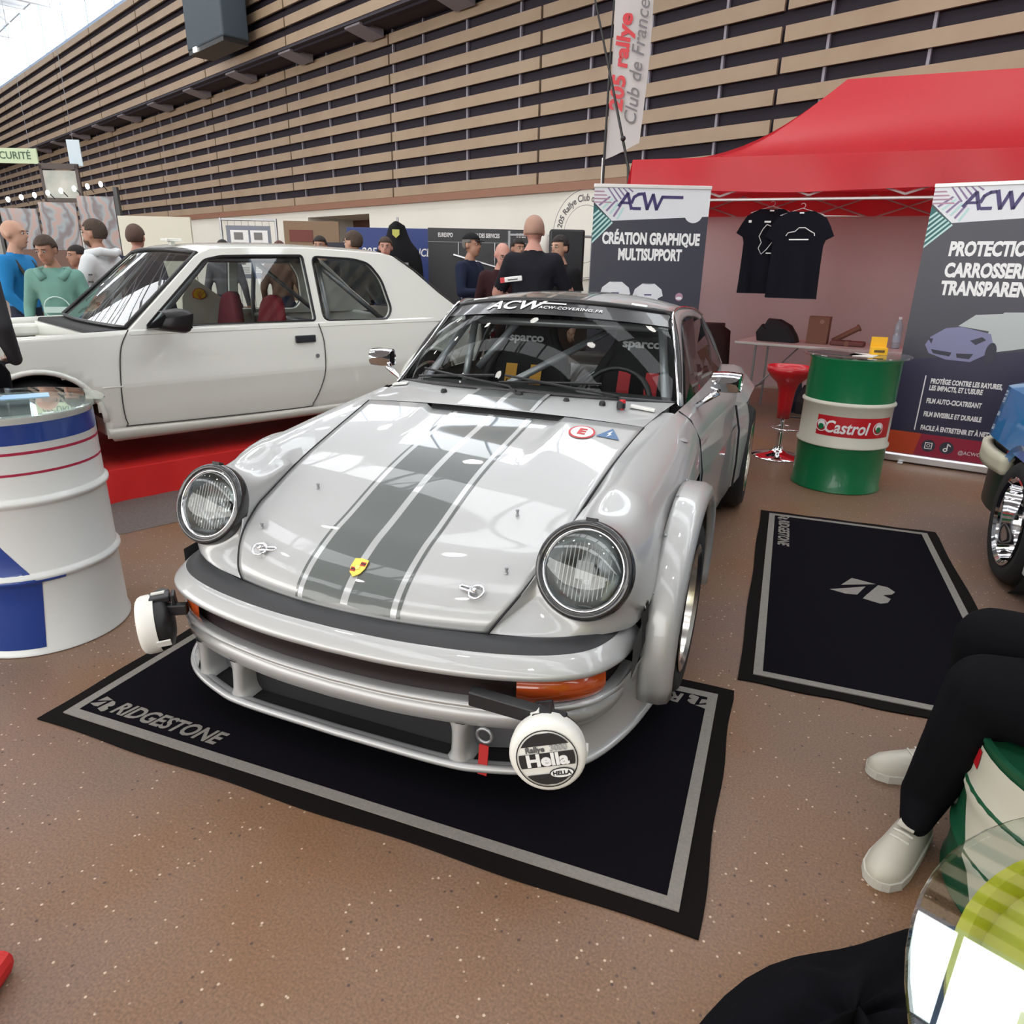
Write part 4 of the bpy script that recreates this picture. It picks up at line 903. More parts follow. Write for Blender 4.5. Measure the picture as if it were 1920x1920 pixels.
# ================================================================ mats
M_mat = mat('black_mat_pile', (.004, .0035, .0055), .95, spec=.05, noise=(220, (.007, .006, .009), .2)); M_matb = mat('black_mat_edge', (.007, .005, .005), .9, spec=.1); M_gry = mat('grey_mat_print', (.245, .225, .20), .9, noise=(150, (.20, .185, .165), .2))
def b_logo(w, h):   # slanted two-piece letter mark
    up = [(-.27, .5), (.15, .37), (-.37, .08)]; lo = [(-.5, -.21), (.01, .18), (-.05, -.26), (-.23, -.3)]
    bo = [(.19, .34), (.35, .31), (.49, .13), (.46, 0), (.33, -.10), (.47, -.22), (.45, -.41), (.35, -.5), (.06, -.39), (.085, -.22)]
    return [[(x*w, y*h) for x, y in P] for P in (up, lo, bo)]
def mat_rug(x0, x1, y0, y1, label, name='floor_mat'):
    cx, cy = (x0+x1)/2, (y0+y1)/2; hx, hy = (x1-x0)/2, (y1-y0)/2
    t = thing(name, label, 'mat', (cx, cy, 0), 0)
    def rim(h):   # slightly uneven outline
        P = []
        for k in range(40): P.append((-hx+2*hx*k/40, -hy+h*sin(k*.55)*.004))
        for k in range(20): P.append((hx+h*sin(k*.7)*.004, -hy+2*hy*k/20))
        for k in range(40): P.append((hx-2*hx*k/40, hy+h*sin(k*.6)*.004))
        for k in range(20): P.append((-hx+h*sin(k*.8)*.003, hy-2*hy*k/20))
        return P
    obj('rubber_edge', prism(rim(1), .0005, .006), M_matb, t)
    obj('pile', prism([(-hx+.058, -hy+.058), (hx-.058, -hy+.058), (hx-.058, hy-.058), (-hx+.058, hy-.058)], .004, .009), M_mat, t)
    a, b = .052, .085
    for bm_ in (bx(-hx+a, hx-a, -hy+a, -hy+b, .004, .0098), bx(-hx+a, hx-a, hy-b, hy-a, .004, .0098), bx(-hx+a, -hx+b, -hy+b, hy-b, .004, .0098), bx(hx-b, hx-a, -hy+b, hy-b, .004, .0098)): obj('border_stripe', bm_, M_gry, t)
    return t, cx, cy
def bridge(t, px, py, rz, L):
    Mx = Matrix.Translation((px, py, .0098)) @ Matrix.Rotation(rz, 4, 'Z')
    text('mat_lettering', 'RIDGESTONE', .082, M_gry, t, Mx @ Matrix.Translation((.04, 0, 0)), bold=.0024, shear=.25, sx=L/.56, thick=.0004)
    for P in b_logo(.085, .07): obj('mat_emblem', prism([((Mx @ Vector((x-L*.47, y, 0))).x, (Mx @ Vector((x-L*.47, y, 0))).y) for x, y in P], .0094, .0102), M_gry, t)
t1, cx, cy = mat_rug(-1.058, 1.062, -.147, .909, 'black floor mat with pale border under the nose of the silver car', 'floor_mat')
bridge(t1, -.69-cx, -.010-cy-.0, 0.0, .50); bridge(t1, .72-cx, .785-cy, pi, .50)
t2, cx, cy = mat_rug(1.068, 2.045, .9955, 3.077, 'black floor mat with a pale letter emblem at its centre, beside the silver car', 'floor_mat')
bridge(t2, 1.205-cx, 2.74-cy, -pi/2, .50)
for P in b_logo(.27, .26): obj('mat_emblem', prism([(1.572-cx+x+y*.25, 2.02-cy+y) for x, y in P], .0094, .0102), M_gry, t2)
# ================================================================ drums
def drum_prof(r, h):
    P = [(0, .012), (r-.02, .012), (r-.006, 0), (r+.004, .003), (r+.004, .012), (r-.004, .022)]
    def rib(z): return [(r-.004, z-.022), (r-.002, z-.016), (r+.009, z-.006), (r+.009, z+.006), (r-.002, z+.016), (r-.004, z+.022)]
    P += rib(h*.345)+rib(h*.66)+[(r-.004, h-.022), (r+.004, h-.012), (r+.004, h-.003), (r-.006, h), (r-.014, h-.006), (r-.016, h-.02), (0, h-.02)]
    return P
def lathe_band(r, z0, z1, a0=0, a1=2*pi, n=40, push=.0012):
    return lathe([(r-.004+push, z0), (r-.004+push, z1)], n, a0=a0, a1=a1)
# white and blue drum on the left
DW = thing('oil_drum', 'white steel drum with blue panel and red hoops under a glass top', 'drum', (-1.63, .335, 0), 0)
R_, H_ = .290, .91
M_dw = mat('white_drum_paint', (.74, .76, .75), .32, coat=.4); M_db = mat('blue_drum_paint', (.008, .045, .26), .35, coat=.4)
body = obj('body', lathe(drum_prof(R_, H_), 56), M_dw, DW, smooth=True, angle=50)
obj('blue_band', lathe_band(R_, .812, .882), M_db, DW, smooth=True)
obj('red_line', lathe_band(R_, .776, .786), mat('red_drum_line', (.40, .02, .06), .4), DW, smooth=True); obj('red_line', lathe_band(R_, .702, .711), MATS['red_drum_line'], DW, smooth=True)
# blue kinked panel wraps the lower front
rows = []; za = [.03, .10, .20, .283, .289, .299, .311, .321, .327, .40, .50, .560]
def rad(z):
    return R_-.004 if not (.283 < z < .327) else (R_+.009 if .298 < z < .312 else R_-.001)
aE = lambda z: radians(-40+7*(z/.30)) if z < .30 else radians(-35.5-31.5*(z-.30)/.26)
for z in za: rows.append([Vector(((rad(z)+.0016)*cos(a), (rad(z)+.0016)*sin(a), z)) for a in [radians(-150)+(aE(z)-radians(-150))*k/26 for k in range(27)]])
pnl = obj('blue_panel', grid(rows), M_db, DW, smooth=True)
rows = [[Vector(((R_+.0106-abs(d)*.9)*cos(a), (R_+.0106-abs(d)*.9)*sin(a), .305+d)) for d in (-.010, -.005, 0, .005, .010)] for a in [radians(-42)+radians(24)*k/8 for k in range(9)]]
obj('blue_rib', grid(rows), M_db, DW, smooth=True)
def cyl(z0, a0, r): return lambda x, y, z: Vector(((r+z)*cos(a0+x/r), (r+z)*sin(a0+x/r), z0+y))
text('drum_lettering', 'T', .048, M_ink, DW, warp=cyl(.10, radians(-78), R_-.001), bold=.001)
M_tglass = glass('clear_table_glass', (.90, .95, .94), 1., 1.7)
def glass_top(loc, r, label, t=.008):
    o = obj('glass_top', lathe([(0, 0), (r-.003, 0), (r, .003), (r, t-.003), (r-.003, t), (0, t)], 64), M_tglass, None, smooth=True, angle=40, loc=loc); return tag(o, label, 'glass top')
glass_top((-1.63, .335, H_+.004), .335, 'round clear glass top lying on the white and blue drum')
# papers on it
for i, (dx, dy, w, h, a, c, lb) in enumerate(((-.12, -.05, .16, .21, .5, '#E8ECF2', 'white leaflet lying on the glass top of the white and blue drum'), (-.02, .10, .10, .16, -.6, '#9DC3E6', 'pale blue card lying on the glass top of the white and blue drum'))):
    bm = BM(); box(bm, (0, 0, .001), (w, h, .002)); o = obj('leaflet', bm, mat('leaflet_%d' % i, c, .5), None, loc=(-1.63+dx, .335+dy, H_+.0125), rot=(0, 0, a)); tag(o, lb, 'leaflet')
# green drum
DG = thing('oil_drum', 'green and white steel drum with a red oil-brand band beside the banner', 'drum', (1.535, 3.955, 0), 0)
R_, H_ = .292, .905
M_dg = mat('green_drum_paint', (.006, .17, .060), .35, coat=.3); M_dgw = mat('cream_drum_paint', (.62, .60, .50), .4, coat=.3); M_dr = mat('red_drum_paint', (.50, .012, .02), .4)
P = drum_prof(R_, H_)
obj('body_lower', lathe([p for p in P if p[1] <= .30] + [(R_-.004, .312)], 56), M_dg, DG, smooth=True, angle=50)
obj('body_middle', lathe([(R_-.004, .312), (R_+.009, .318), (R_+.009, .332), (R_-.004, .345), (R_-.004, .585), (R_+.009, .598), (R_+.009, .608), (R_-.004, .622)], 56), M_dgw, DG, smooth=True, angle=50)
obj('body_upper', lathe([(R_-.004, .622)] + [p for p in P if p[1] > .64], 56), M_dg, DG, smooth=True, angle=50)
ang = atan2(-1.3885-3.955, 1.057-1.535)      # drum faces the aisle
obj('red_band', lathe_band(R_, .395, .530, ang-.62, ang+1.2, 30), M_dr, DG, smooth=True)
text('drum_lettering', 'Castrol', .115, M_ink, DG, warp=cyl(.455, ang+.05, R_-.001), bold=.0025, shear=.2, sx=.82)
def cdisc(a_c, zc, r, m_, push):
    bm = BM(); bm.faces.new([bm.verts.new(((R_-.004+push)*cos(a_c+r*cos(t*pi/10)/R_), (R_-.004+push)*sin(a_c+r*cos(t*pi/10)/R_), zc+r*sin(t*pi/10))) for t in range(20)]); return obj('drum_emblem', bm, m_, DG)
for a_c in (ang-.50, ang+.80):
    cdisc(a_c, .460, .042, M_ink, .0025); cdisc(a_c, .460, .036, M_dr, .0035); cdisc(a_c, .468, .027, M_ink, .0045); cdisc(a_c, .452, .020, M_dg, .0050)
glass_top((1.535, 3.955, H_+.004), .34, 'round dark-edged glass top lying on the green and white drum', .012)
bm = BM(); box(bm, (0, 0, .001), (.21, .30, .003)); o = obj('magazine', bm, mat('magazine_dark', (.05, .045, .05), .4), None, loc=(1.40, 3.90, H_+.0165), rot=(0, 0, .9)); tag(o, 'dark magazine lying on the glass top of the green drum', 'magazine')
bm = BM(); box(bm, (0, 0, .001), (.15, .21, .003)); o = obj('leaflet', bm, mat('leaflet_white', '#D8D4D0', .5), None, loc=(1.57, 3.86, H_+.0165), rot=(0, 0, -.3)); tag(o, 'white leaflet lying on the glass top of the green drum', 'leaflet')
cb = thing('card_holder', 'small yellow card box standing on the green drum', 'card holder', (1.66, 3.93, H_+.0165), .15)
M_yel = mat('yellow_card', (.85, .45, .01), .5)
obj('box_base', bx(-.05, .05, -.03, .03, 0, .05), M_yel, cb, bevel=.002); obj('box_back', bx(-.05, .05, .024, .03, .05, .115), M_yel, cb)
obj('card_print', bx(-.035, .03, -.0312, -.030, .018, .034), mat('card_ink', (.12, .06, .01), .6), cb)
# yellow drum near the camera with a glass top
DY = thing('oil_drum', 'yellow steel drum under a round glass top at the front of the stand', 'drum', (1.565, -.93, 0), 0)
M_dy = mat('yellow_drum_paint', (.62, .55, .015), .4, coat=.3)
obj('body', lathe(drum_prof(.312, .882), 64), M_dy, DY, smooth=True, angle=50)
glass_top((1.565, -.93, .886), .348, 'round clear glass top lying on the yellow drum', .010)
# low drum used as a seat
DS = thing('drum_seat', 'low green and white drum used as a seat by the person in black trousers', 'drum', (1.90, .27, 0), 0)
r = .285
obj('body', lathe([(0, .01), (r-.01, .01), (r, 0), (r+.004, .01), (r-.002, .02), (r-.002, .13), (r+.008, .14), (r+.008, .15), (r-.002, .16), (r-.002, .28), (r+.008, .29), (r+.008, .30), (r-.002, .31), (r-.002, .41), (r+.004, .42), (r+.004, .43), (r-.01, .43), (r-.012, .42), (0, .42)], 48), mat('dark_green_drum', (.010, .085, .038), .4), DS, smooth=True, angle=50)
rows = []
for k in range(13):
    z = .05+.355*k/12; a0 = 205-40*(z-.05)/.355; rr = r+.0005+(.0095 if .135 < z < .155 or .285 < z < .305 else 0); rows.append([Vector((rr*cos(radians(a0+(330-a0)*q/24)), rr*sin(radians(a0+(330-a0)*q/24)), z)) for q in range(25)])
obj('white_label', grid(rows), M_dgw, DS, smooth=True)
for a, z in ((172, .345), (222, .19), (262, .345)): obj('red_mark', lathe([(r+.0025, z), (r+.0025, z+.05)], 6, a0=radians(a), a1=radians(a+13)), M_dr, DS)
# dark rumpled cloth by the yellow drum
rows = []
cen = Vector((1.36, -.28, 0))
for i in range(15):
    row = []
    for j in range(40):
        a = 2*pi*j/40; t = i/14
        R0 = .35+.03*sin(3*a+1)+.02*sin(5*a); ex = Vector((cos(a)*1.22, sin(a)*.55, 0)); ex = Matrix.Rotation(.85, 3, 'Z') @ ex
        z = (1-t**2.2)*(.085+.018*sin(7*a+4*t)+.02*sin(3*a-6*t)) + .003
        p = cen+ex*R0*t; row.append(Vector((p.x, p.y, max(.002, z))))
    rows.append(row)
o = obj('black_coat', grid(rows, cu=True), mat('black_coat_cloth', (.005, .005, .007), .95, spec=.08, bump=(25, .4)), None, smooth=True); tag(o, 'rumpled black cloth lying on the floor beside the yellow drum', 'cloth')
# red pad, only its corner shows
bm = BM(); box(bm, (0, 0, .03), (.34, .34, .056)); o = obj('red_pad', bm, mat('red_pad_cloth', (.55, .02, .02), .7), None, bevel=.02, loc=(-.372, -.975, .002), rot=(0, 0, .4)); tag(o, 'small red pad lying on the floor near the camera', 'pad')
# ================================================================ roll-up banners
M_bdark = mat('banner_charcoal', (.040, .040, .058), .38); M_bnavy = mat('banner_navy', (.022, .020, .055), .38); M_bwhite = mat('banner_white', (.70, .71, .74), .4); M_purple = mat('banner_purple', (.045, .03, .13), .45)
M_pinkl = mat('banner_pink', (.42, .24, .32), .5); M_teal = mat('banner_teal', (.10, .42, .38), .5); M_mauve = mat('banner_mauve', (.23, .16, .30), .5); M_tealw = mat('banner_mint', (.45, .66, .64), .5); M_dteal = mat('banner_dark_teal', (.02, .12, .12), .5)
def poly(name, P, m_, parent, d):   # flat print on the front of the sheet (front faces local -y); d = how far proud
    bm = BM(); f = bm.faces.new([bm.verts.new((x, -d, z)) for x, z in P]); 
    if len(P) > 4: bmesh.ops.triangulate(bm, faces=[f])
    return obj(name, bm, m_, parent)
def btext(name, s, size, x, z, parent, m_=None, d=.004, **k): return text(name, s, size, m_ or M_ink, parent, frame((x, -d, z), (1, 0, 0), (0, 0, 1)), **k)
def acw(t, x0, z0, k):
    """angular ACW monogram, k = scale"""
    def bar(P, w=.020):
        for a, b in zip(P, P[1:]):
            a = Vector(a); b = Vector(b); n = (b-a).normalized(); n = Vector((-n.y, n.x))*w/2; u = (b-a).normalized()*w*.25; a = a-u; b = b+u
            poly('logo_stroke', [(x0+k*q.x, z0+k*q.y) for q in (a-n, b-n, b+n, a+n)], M_purple, t, .005)
    bar([(-.20, -.035), (-.135, .055)], .024); bar([(-.135, .055), (-.10, -.055)], .024); bar([(-.185, -.012), (-.12, -.012)], .018)
    bar([(-.10, -.01), (-.085, .03), (-.05, .052), (-.02, .055)], .022); bar([(-.085, -.052), (-.03, -.052)], .022)
    bar([(-.01, .06), (.025, -.055)], .026); bar([(.025, -.055), (.065, .05)], .022); bar([(.065, .05), (.10, -.055)], .026); bar([(.10, -.055), (.14, .035)], .022); bar([(.14, .035), (.30, .035)], .022)
def banner(name, label, o, d, W, H):
    a = atan2(d[1], d[0]); t = thing(name, label, 'banner', (o[0], o[1], 0), a)
    obj('sheet', bx(0, W, -.002, .002, .06, H), M_bdark, t)
    obj('top_rail', bx(-.005, W+.005, -.012, .012, H-.005, H+.022), mat('pale_rail', (.72, .70, .68), .35, .3), t, bevel=.004)
    obj('base_case', prism([(-.05, .012), (.05, .012), (.05, .05), (.02, .075), (-.04, .075), (-.05, .06)], -.01, W+.01, 'x'), M_alu, t, bevel=.004)
    for x in (.15, W-.15): obj('base_foot', bx(x-.02, x+.02, -.11, .09, 0, .012), M_alu, t, bevel=.003)
    obj('support_pole', tube([(W/2, .03, .07), (W/2, .03, H)], .009, 6), M_alu, t)
    return t
def banner_top(t, W, H, tab=False):
    poly('white_header', [(0, H-.11), (0, H), (W, H), (W, H-.20), (.15, H-.245)], M_bwhite, t, .003)
    for k in range(4): poly('pink_line', [(.0, H-.028-.026*k), (.075+.02*k, H-.028-.026*k), (.085+.02*k, H-.038-.026*k), (0, H-.038-.026*k)], M_pinkl, t, .0045)
    for k in range(5): poly('mauve_line', [(.10+.04*k, H-.005), (.112+.04*k, H-.005), (.19+.03*k, H-.10+.018*k), (.18+.03*k, H-.108+.018*k)], M_mauve, t, .0040)
    for k in range(6):
        poly('mint_line', [(.035+.03*k, H-.13-.022*k*.9), (.12+.022*k, H-.065-.026*k*.6), (.133+.022*k, H-.072-.026*k*.6), (.048+.03*k, H-.139-.022*k*.9)], M_tealw if k % 2 else M_mauve, t, .0042)
    poly('teal_corner', [(0, H-.13), (.15, H-.245), (.0, H-.40)], M_dteal, t, .0035)
    for k in range(6): poly('teal_line', [(0, H-.20-.04*k), (.04+.022*k, H-.165-.017*k), (.05+.022*k, H-.175-.017*k), (0, H-.217-.04*k)], M_tealw, t, .0045)
    acw(t, .40, H-.10, 1.0)
# left banner
BL = banner('rollup_banner', 'dark roll-up banner advertising graphic creation behind the silver car', (-.495, 4.43), (.929, .37), .92, 2.04)
banner_top(BL, .92, 2.04)
poly('white_tab', [(.80+.075*cos(radians(a)), 1.865+.075*sin(radians(a))) for a in range(180, 361, 15)], M_bwhite, BL, .0032)
btext('banner_lettering', 'CRÉATION GRAPHIQUE', .118, .475, 1.662, BL, bold=.0055, sx=.62); btext('banner_lettering', 'MULTISUPPORT', .118, .475, 1.542, BL, bold=.0055, sx=.62)
for x, z in ((.215, 1.25), (.485, 1.24)):
    poly('printed_shirt', [(x-.05, z+.085), (x-.02, z+.078), (x+.02, z+.078), (x+.05, z+.085), (x+.11, z+.04), (x+.125, z-.01), (x+.085, z-.03), (x+.08, z-.20), (x-.08, z-.20), (x-.085, z-.03), (x-.125, z-.01), (x-.11, z+.04)], M_bwhite, BL, .004)
    poly('shirt_print', [(x-.03, z-.008), (x+.03, z-.008), (x+.03, z+.002), (x-.03, z+.002)], M_purple, BL, .0046)
poly('round_emblem', [(.745+.032*cos(t*pi/8), 1.225+.032*sin(t*pi/8)) for t in range(16)], M_pinkl, BL, .004); poly('round_emblem', [(.745+.026*cos(t*pi/8), 1.215+.012*sin(t*pi/8)) for t in range(16)], M_bwhite, BL, .0046)
# right banner
BR = banner('rollup_banner', 'dark roll-up banner advertising paint protection beside the green drum', (1.935, 4.89), (.975, -.223), .92, 2.04)
banner_top(BR, .92, 2.04)
poly('navy_lower', [(0, .25), (.92, .25), (.92, .95), (0, .8)], M_bnavy, BR, .003)
for s_, z in (('PROTECTION', 1.615), ('CARROSSERIE', 1.468), ('TRANSPARENTE', 1.342)): btext('banner_lettering', s_, .132, .17, z, BR, bold=.0062, sx=.66, align='LEFT')
# printed sports coupé
M_pl = mat('print_lilac', (.21, .21, .36), .5); M_pg = mat('print_pale_grey', (.46, .50, .50), .5); M_pd = mat('print_dark', (.03, .03, .05), .5)
poly('printed_car_side', [(.52, 1.0), (.55, 1.12), (.60, 1.19), (.80, 1.20), (.88, 1.10), (.90, .98), (.70, .93), (.56, .90)], M_pg, BR, .004)
poly('printed_car_nose', [(.145, .93), (.17, .99), (.26, 1.06), (.36, 1.075), (.55, 1.035), (.575, .97), (.54, .88), (.46, .825), (.30, .83), (.18, .87)], M_pl, BR, .0046)
poly('printed_car_screen', [(.335, 1.08), (.43, 1.165), (.60, 1.18), (.56, 1.05)], M_pg, BR, .0052); poly('printed_car_window', [(.63, 1.04), (.645, 1.15), (.72, 1.16), (.76, 1.06)], M_pg, BR, .0052)
for P in ([(.19, .90), (.33, .885), (.32, .855), (.21, .87)], [(.36, .88), (.47, .885), (.45, .845), (.37, .85)], [(.43, .98), (.50, 1.01), (.53, .99), (.47, .95)], [(.155, .98), (.19, .98), (.185, .94)]): poly('printed_car_vent', P, M_pd, BR, .0056)
poly('printed_car_wheel', [(.575+.035*cos(t*pi/8), .90+.075*sin(t*pi/8)) for t in range(16)], M_pd, BR, .0056)
for s_, z in (('PROTÈGE CONTRE LES RAYURES,', .660), ('LES IMPACTS, ET L’USURE', .608), ('FILM AUTO-CICATRISANT', .508), ('FILM INVISIBLE ET DURABLE', .404), ('FACILE À ENTRETENIR ET À NETTOYER', .295)): btext('banner_lettering', s_, .052, .235, z, BR, bold=.0022, sx=.60, align='LEFT', d=.005)
poly('banner_rule', [(.192, .27), (.20, .27), (.20, .70), (.192, .70)], M_ink, BR, .005)
poly('red_footer', [(0, .06), (.92, .06), (.92, .24), (0, .25)], mat('footer_magenta', (.30, .01, .04), .45), BR, .004); poly('orange_footer', [(0, .06), (.22, .06), (.25, .248), (0, .25)], mat('footer_orange', (.48, .05, .01), .45), BR, .0045)
for x in (.315, .44):
    poly('social_icon', [(x+.048*cos(t*pi/10), .158+.048*sin(t*pi/10)) for t in range(20)], M_pd, BR, .005)
for q, w in ((.026, M_ink), (.020, M_pd)): poly('social_icon_mark', [(.315+q*x, .158+q*z) for x, z in ((-1, -1), (1, -1), (1, 1), (-1, 1))], w, BR, .0056 if w is M_ink else .006)
obj('social_icon_mark', lathe([(.013, 0), (.009, 0)], 16, M=frame((.315, -.0066, .158), (1, 0, 0), (0, 0, 1))), M_ink, BR)
poly('social_icon_mark', [(.440, .145), (.448, .145), (.448, .192), (.440, .192)], M_ink, BR, .0056); poly('social_icon_mark', [(.448, .192), (.466, .178), (.466, .168), (.448, .180)], M_ink, BR, .0056); obj('social_icon_mark', lathe([(.016, 0), (.008, 0)], 14, M=frame((.433, -.0058, .142), (1, 0, 0), (0, 0, 1))), M_ink, BR)
btext('banner_lettering', '@ACWCOVERING', .04, .52, .135, BR, m_=M_bwhite, d=.006, align='LEFT', sx=.9)
# ================================================================ red canopy tent
TX0, TX1, TY0, TY1, TZ, TV = -.44, 5.56, 5.5, 8.5, 2.36, 2.09
TN = thing('canopy_tent', 'red pop-up canopy tent behind the banners', 'tent', (0, 0, 0))
M_tent = mat('red_canopy_cloth', (.70, .030, .044), .34, trans=.38, bump=(5, .25))
rx0, rx1, ry, rz_ = 1.29, 3.83, 7.0, 3.215
def sag(a, b, n, k):
    a = Vector(a); b = Vector(b); return [a.lerp(b, i/n)-Vector((0, 0, k*sin(pi*i/n))) for i in range(n+1)]
def slope(e0, e1, r0, r1, k=.16, n=14):
    A = sag(r0, e0, n, k*1.55); B = sag(r1, e1, n, k*1.55) ; rows = []
    for i in range(n+1):
        row = []
        for j in range(13):
            t = j/12; w = .05*sin(pi*t)*sin(pi*i/n); row.append(A[i].lerp(B[i], t)-Vector((0, 0, -w*.5 + .012*sin(9*t+3*i/n)*sin(pi*i/n))))
        rows.append(row)
    return rows
obj('roof_front', grid(slope((TX0, TY0, TZ), (TX1, TY0, TZ), (rx0, ry, rz_), (rx1, ry, rz_))), M_tent, TN, smooth=True)
obj('roof_back', grid(slope((TX1, TY1, TZ), (TX0, TY1, TZ), (rx1, ry, rz_), (rx0, ry, rz_))), M_tent, TN, smooth=True)
obj('roof_end', grid(slope((TX0, TY1, TZ), (TX0, TY0, TZ), (rx0, ry, rz_), (rx0, ry, rz_))), M_tent, TN, smooth=True)
obj('roof_end', grid(slope((TX1, TY0, TZ), (TX1, TY1, TZ), (rx1, ry, rz_), (rx1, ry, rz_))), M_tent, TN, smooth=True)
def val(a, b, n=48):
    a = Vector(a); b = Vector(b); nn = Vector((b-a).normalized().cross(Vector((0, 0, 1)))); rows = []
    for i in range(n+1):
        p = a.lerp(b, i/n); w = .02*sin(i*.55)+.012*sin(i*1.3+2); rows.append([p+Vector((0, 0, TZ+.006)), p+nn*(w*.5+.01)+Vector((0, 0, TZ-.12)), p+nn*(w+.015)+Vector((0, 0, TV+.012*sin(i*.4)))])
    return rows
for a, b in (((TX0, TY0, 0), (TX1, TY0, 0)), ((TX1, TY0, 0), (TX1, TY1, 0)), ((TX1, TY1, 0), (TX0, TY1, 0)), ((TX0, TY1, 0), (TX0, TY0, 0))): obj('valance', grid(val(a, b)), M_tent, TN, smooth=True)
obj('back_wall', grid([[Vector((TX0+.1+(TX1-TX0-.2)*k/40, TY1-.10+.02*sin(k*.9), z)) for z in (.02, .8, 1.6, 2.08)] for k in range(41)]), mat('red_lit_tent_wall', (.56, .44, .46), .7, trans=.2), TN, smooth=True)  # whitish cloth; red light from the canopy is put into its pink colour
M_tleg = mat('white_tent_leg', (.62, .60, .60), .4, .3)
for x, y in ((TX0+.05, TY0+.05), (TX1-.05, TY0+.05), (TX0+.05, TY1-.05), (TX1-.05, TY1-.05), (2.56, TY1-.05), (2.56, TY0+.06)):
    obj('leg', bx(x-.02, x+.02, y-.02, y+.02, .01, TZ-.02), M_tleg, TN); obj('foot_plate', bx(x-.06, x+.06, y-.06, y+.06, 0, .012), M_tleg, TN)
for y in (TY0+.06, TY1-.06):
    n = 8
    for k in range(n):
        xa, xb = TX0+.05+(TX1-TX0-.1)*k/n, TX0+.05+(TX1-TX0-.1)*(k+1)/n
        obj('truss_bar', tube([(xa, y, TZ-.05), (xb, y, TZ-.30)] if k % 2 else [(xa, y, TZ-.30), (xb, y, TZ-.05)], .011, 5), M_tleg, TN)
        obj('truss_bar', tube([(xa, y+.02, TZ-.30), (xb, y+.02, TZ-.05)] if k % 2 else [(xa, y+.02, TZ-.05), (xb, y+.02, TZ-.30)], .011, 5), M_tleg, TN)
obj('front_rail', tube([(TX0+.05, TY0+.06, 2.03), (TX1-.05, TY0+.06, 2.03)], .012, 6), M_tleg, TN)
# ---------------------------------------------------------------- hanging T-shirts
M_shirt = mat('black_shirt_cloth', (.008, .008, .013), .9, spec=.12, bump=(12, .4))
def shirt(x, y, z, rz, label, back):
    hk = thing('clothes_hanger', 'white wire hanger holding the '+('T-shirt with an island map' if back else 'T-shirt with a car outline'), 'hanger', (x, y, z), rz)
    obj('hook', tube([(.02*cos(a), 0, .045+.02*sin(a)) for a in [radians(-90+30*k) for k in range(9)]], .0025, 5), M_tleg, hk); obj('shoulder_wire', tube([(0, 0, .025), (-.18, 0, -.03), (.18, 0, -.03), (0, 0, .025)], .003, 5), M_tleg, hk)
    t = thing('t_shirt', label, 't-shirt', (x, y, z), rz)
    half = [(.06, .0), (.12, -.02), (.20, -.055), (.285, -.20), (.225, -.245), (.205, -.21), (.212, -.45), (.215, -.715)]
    def wav(u, zz): return .018*sin(u*26+zz*5)*min(1, -zz*2.5)+.01*sin(u*50)*min(1, -zz)
    for sg, nm in ((-1, 'front_panel'), (1, 'back_panel')):
        prof = [(0, .05, .0), (-.05, .075, .12), (-.10, .0, .19)]
        rows = []
        for zz, w in ((-.0, .10), (-.02, .14), (-.055, .205), (-.12, .245), (-.20, .285 if True else 0), (-.235, .225), (-.28, .212), (-.36, .212), (-.45, .213), (-.55, .215), (-.64, .217), (-.72, .22)):
            rows.append([Vector((w*u, sg*(.020*(1-u*u)+.004)+wav(w*u, zz), zz-(.035*(1-abs(u)*2) if zz == 0 and sg < 0 and abs(u) < .5 else 0))) for u in [k/8 for k in range(-8, 9)]])
        obj(nm, grid(rows), M_shirt, t, smooth=True)
    obj('neck_label', bx(-.018, .018, -.015, -.012, -.035, -.008), M_ink, t)
    return t, wav
t, wv = shirt(.80, TY0+.24, 1.965, .10, 'black T-shirt with a white island-map print hanging under the canopy', True)
isl = [(.0, .17), (.05, .15), (.075, .10), (.06, .02), (.02, -.04), (-.02, -.08), (-.05, -.03), (-.03, .02), (-.055, .07), (-.03, .13), (.0, .17)]
obj('map_print', tube([(-.03+x, -.052, -.30+z) for x, z in isl], .0035, 4), M_ink, t)
obj('shirt_print', bx(-.055, .0, -.055, -.052, -.115, -.10), M_ink, t); obj('shirt_print', bx(-.19, -.165, -.050, -.046, -.115, -.095), M_ink, t); obj('shirt_print', bx(-.01, .04, -.055, -.05, -.375, -.365), M_ink, t)
t, wv = shirt(1.055, TY0+.10, 1.935, -.15, 'black T-shirt with a white car-outline print hanging under the canopy', False)
obj('car_print', tube([(-.10, -.055, -.20), (-.085, -.055, -.175), (-.03, -.055, -.165), (.0, -.055, -.135), (.05, -.055, -.135), (.10, -.055, -.165), (.13, -.055, -.18), (.135, -.055, -.20)], .004, 4), M_ink, t); obj('shirt_print', bx(-.07, .09, -.057, -.053, -.235, -.225), M_ink, t)
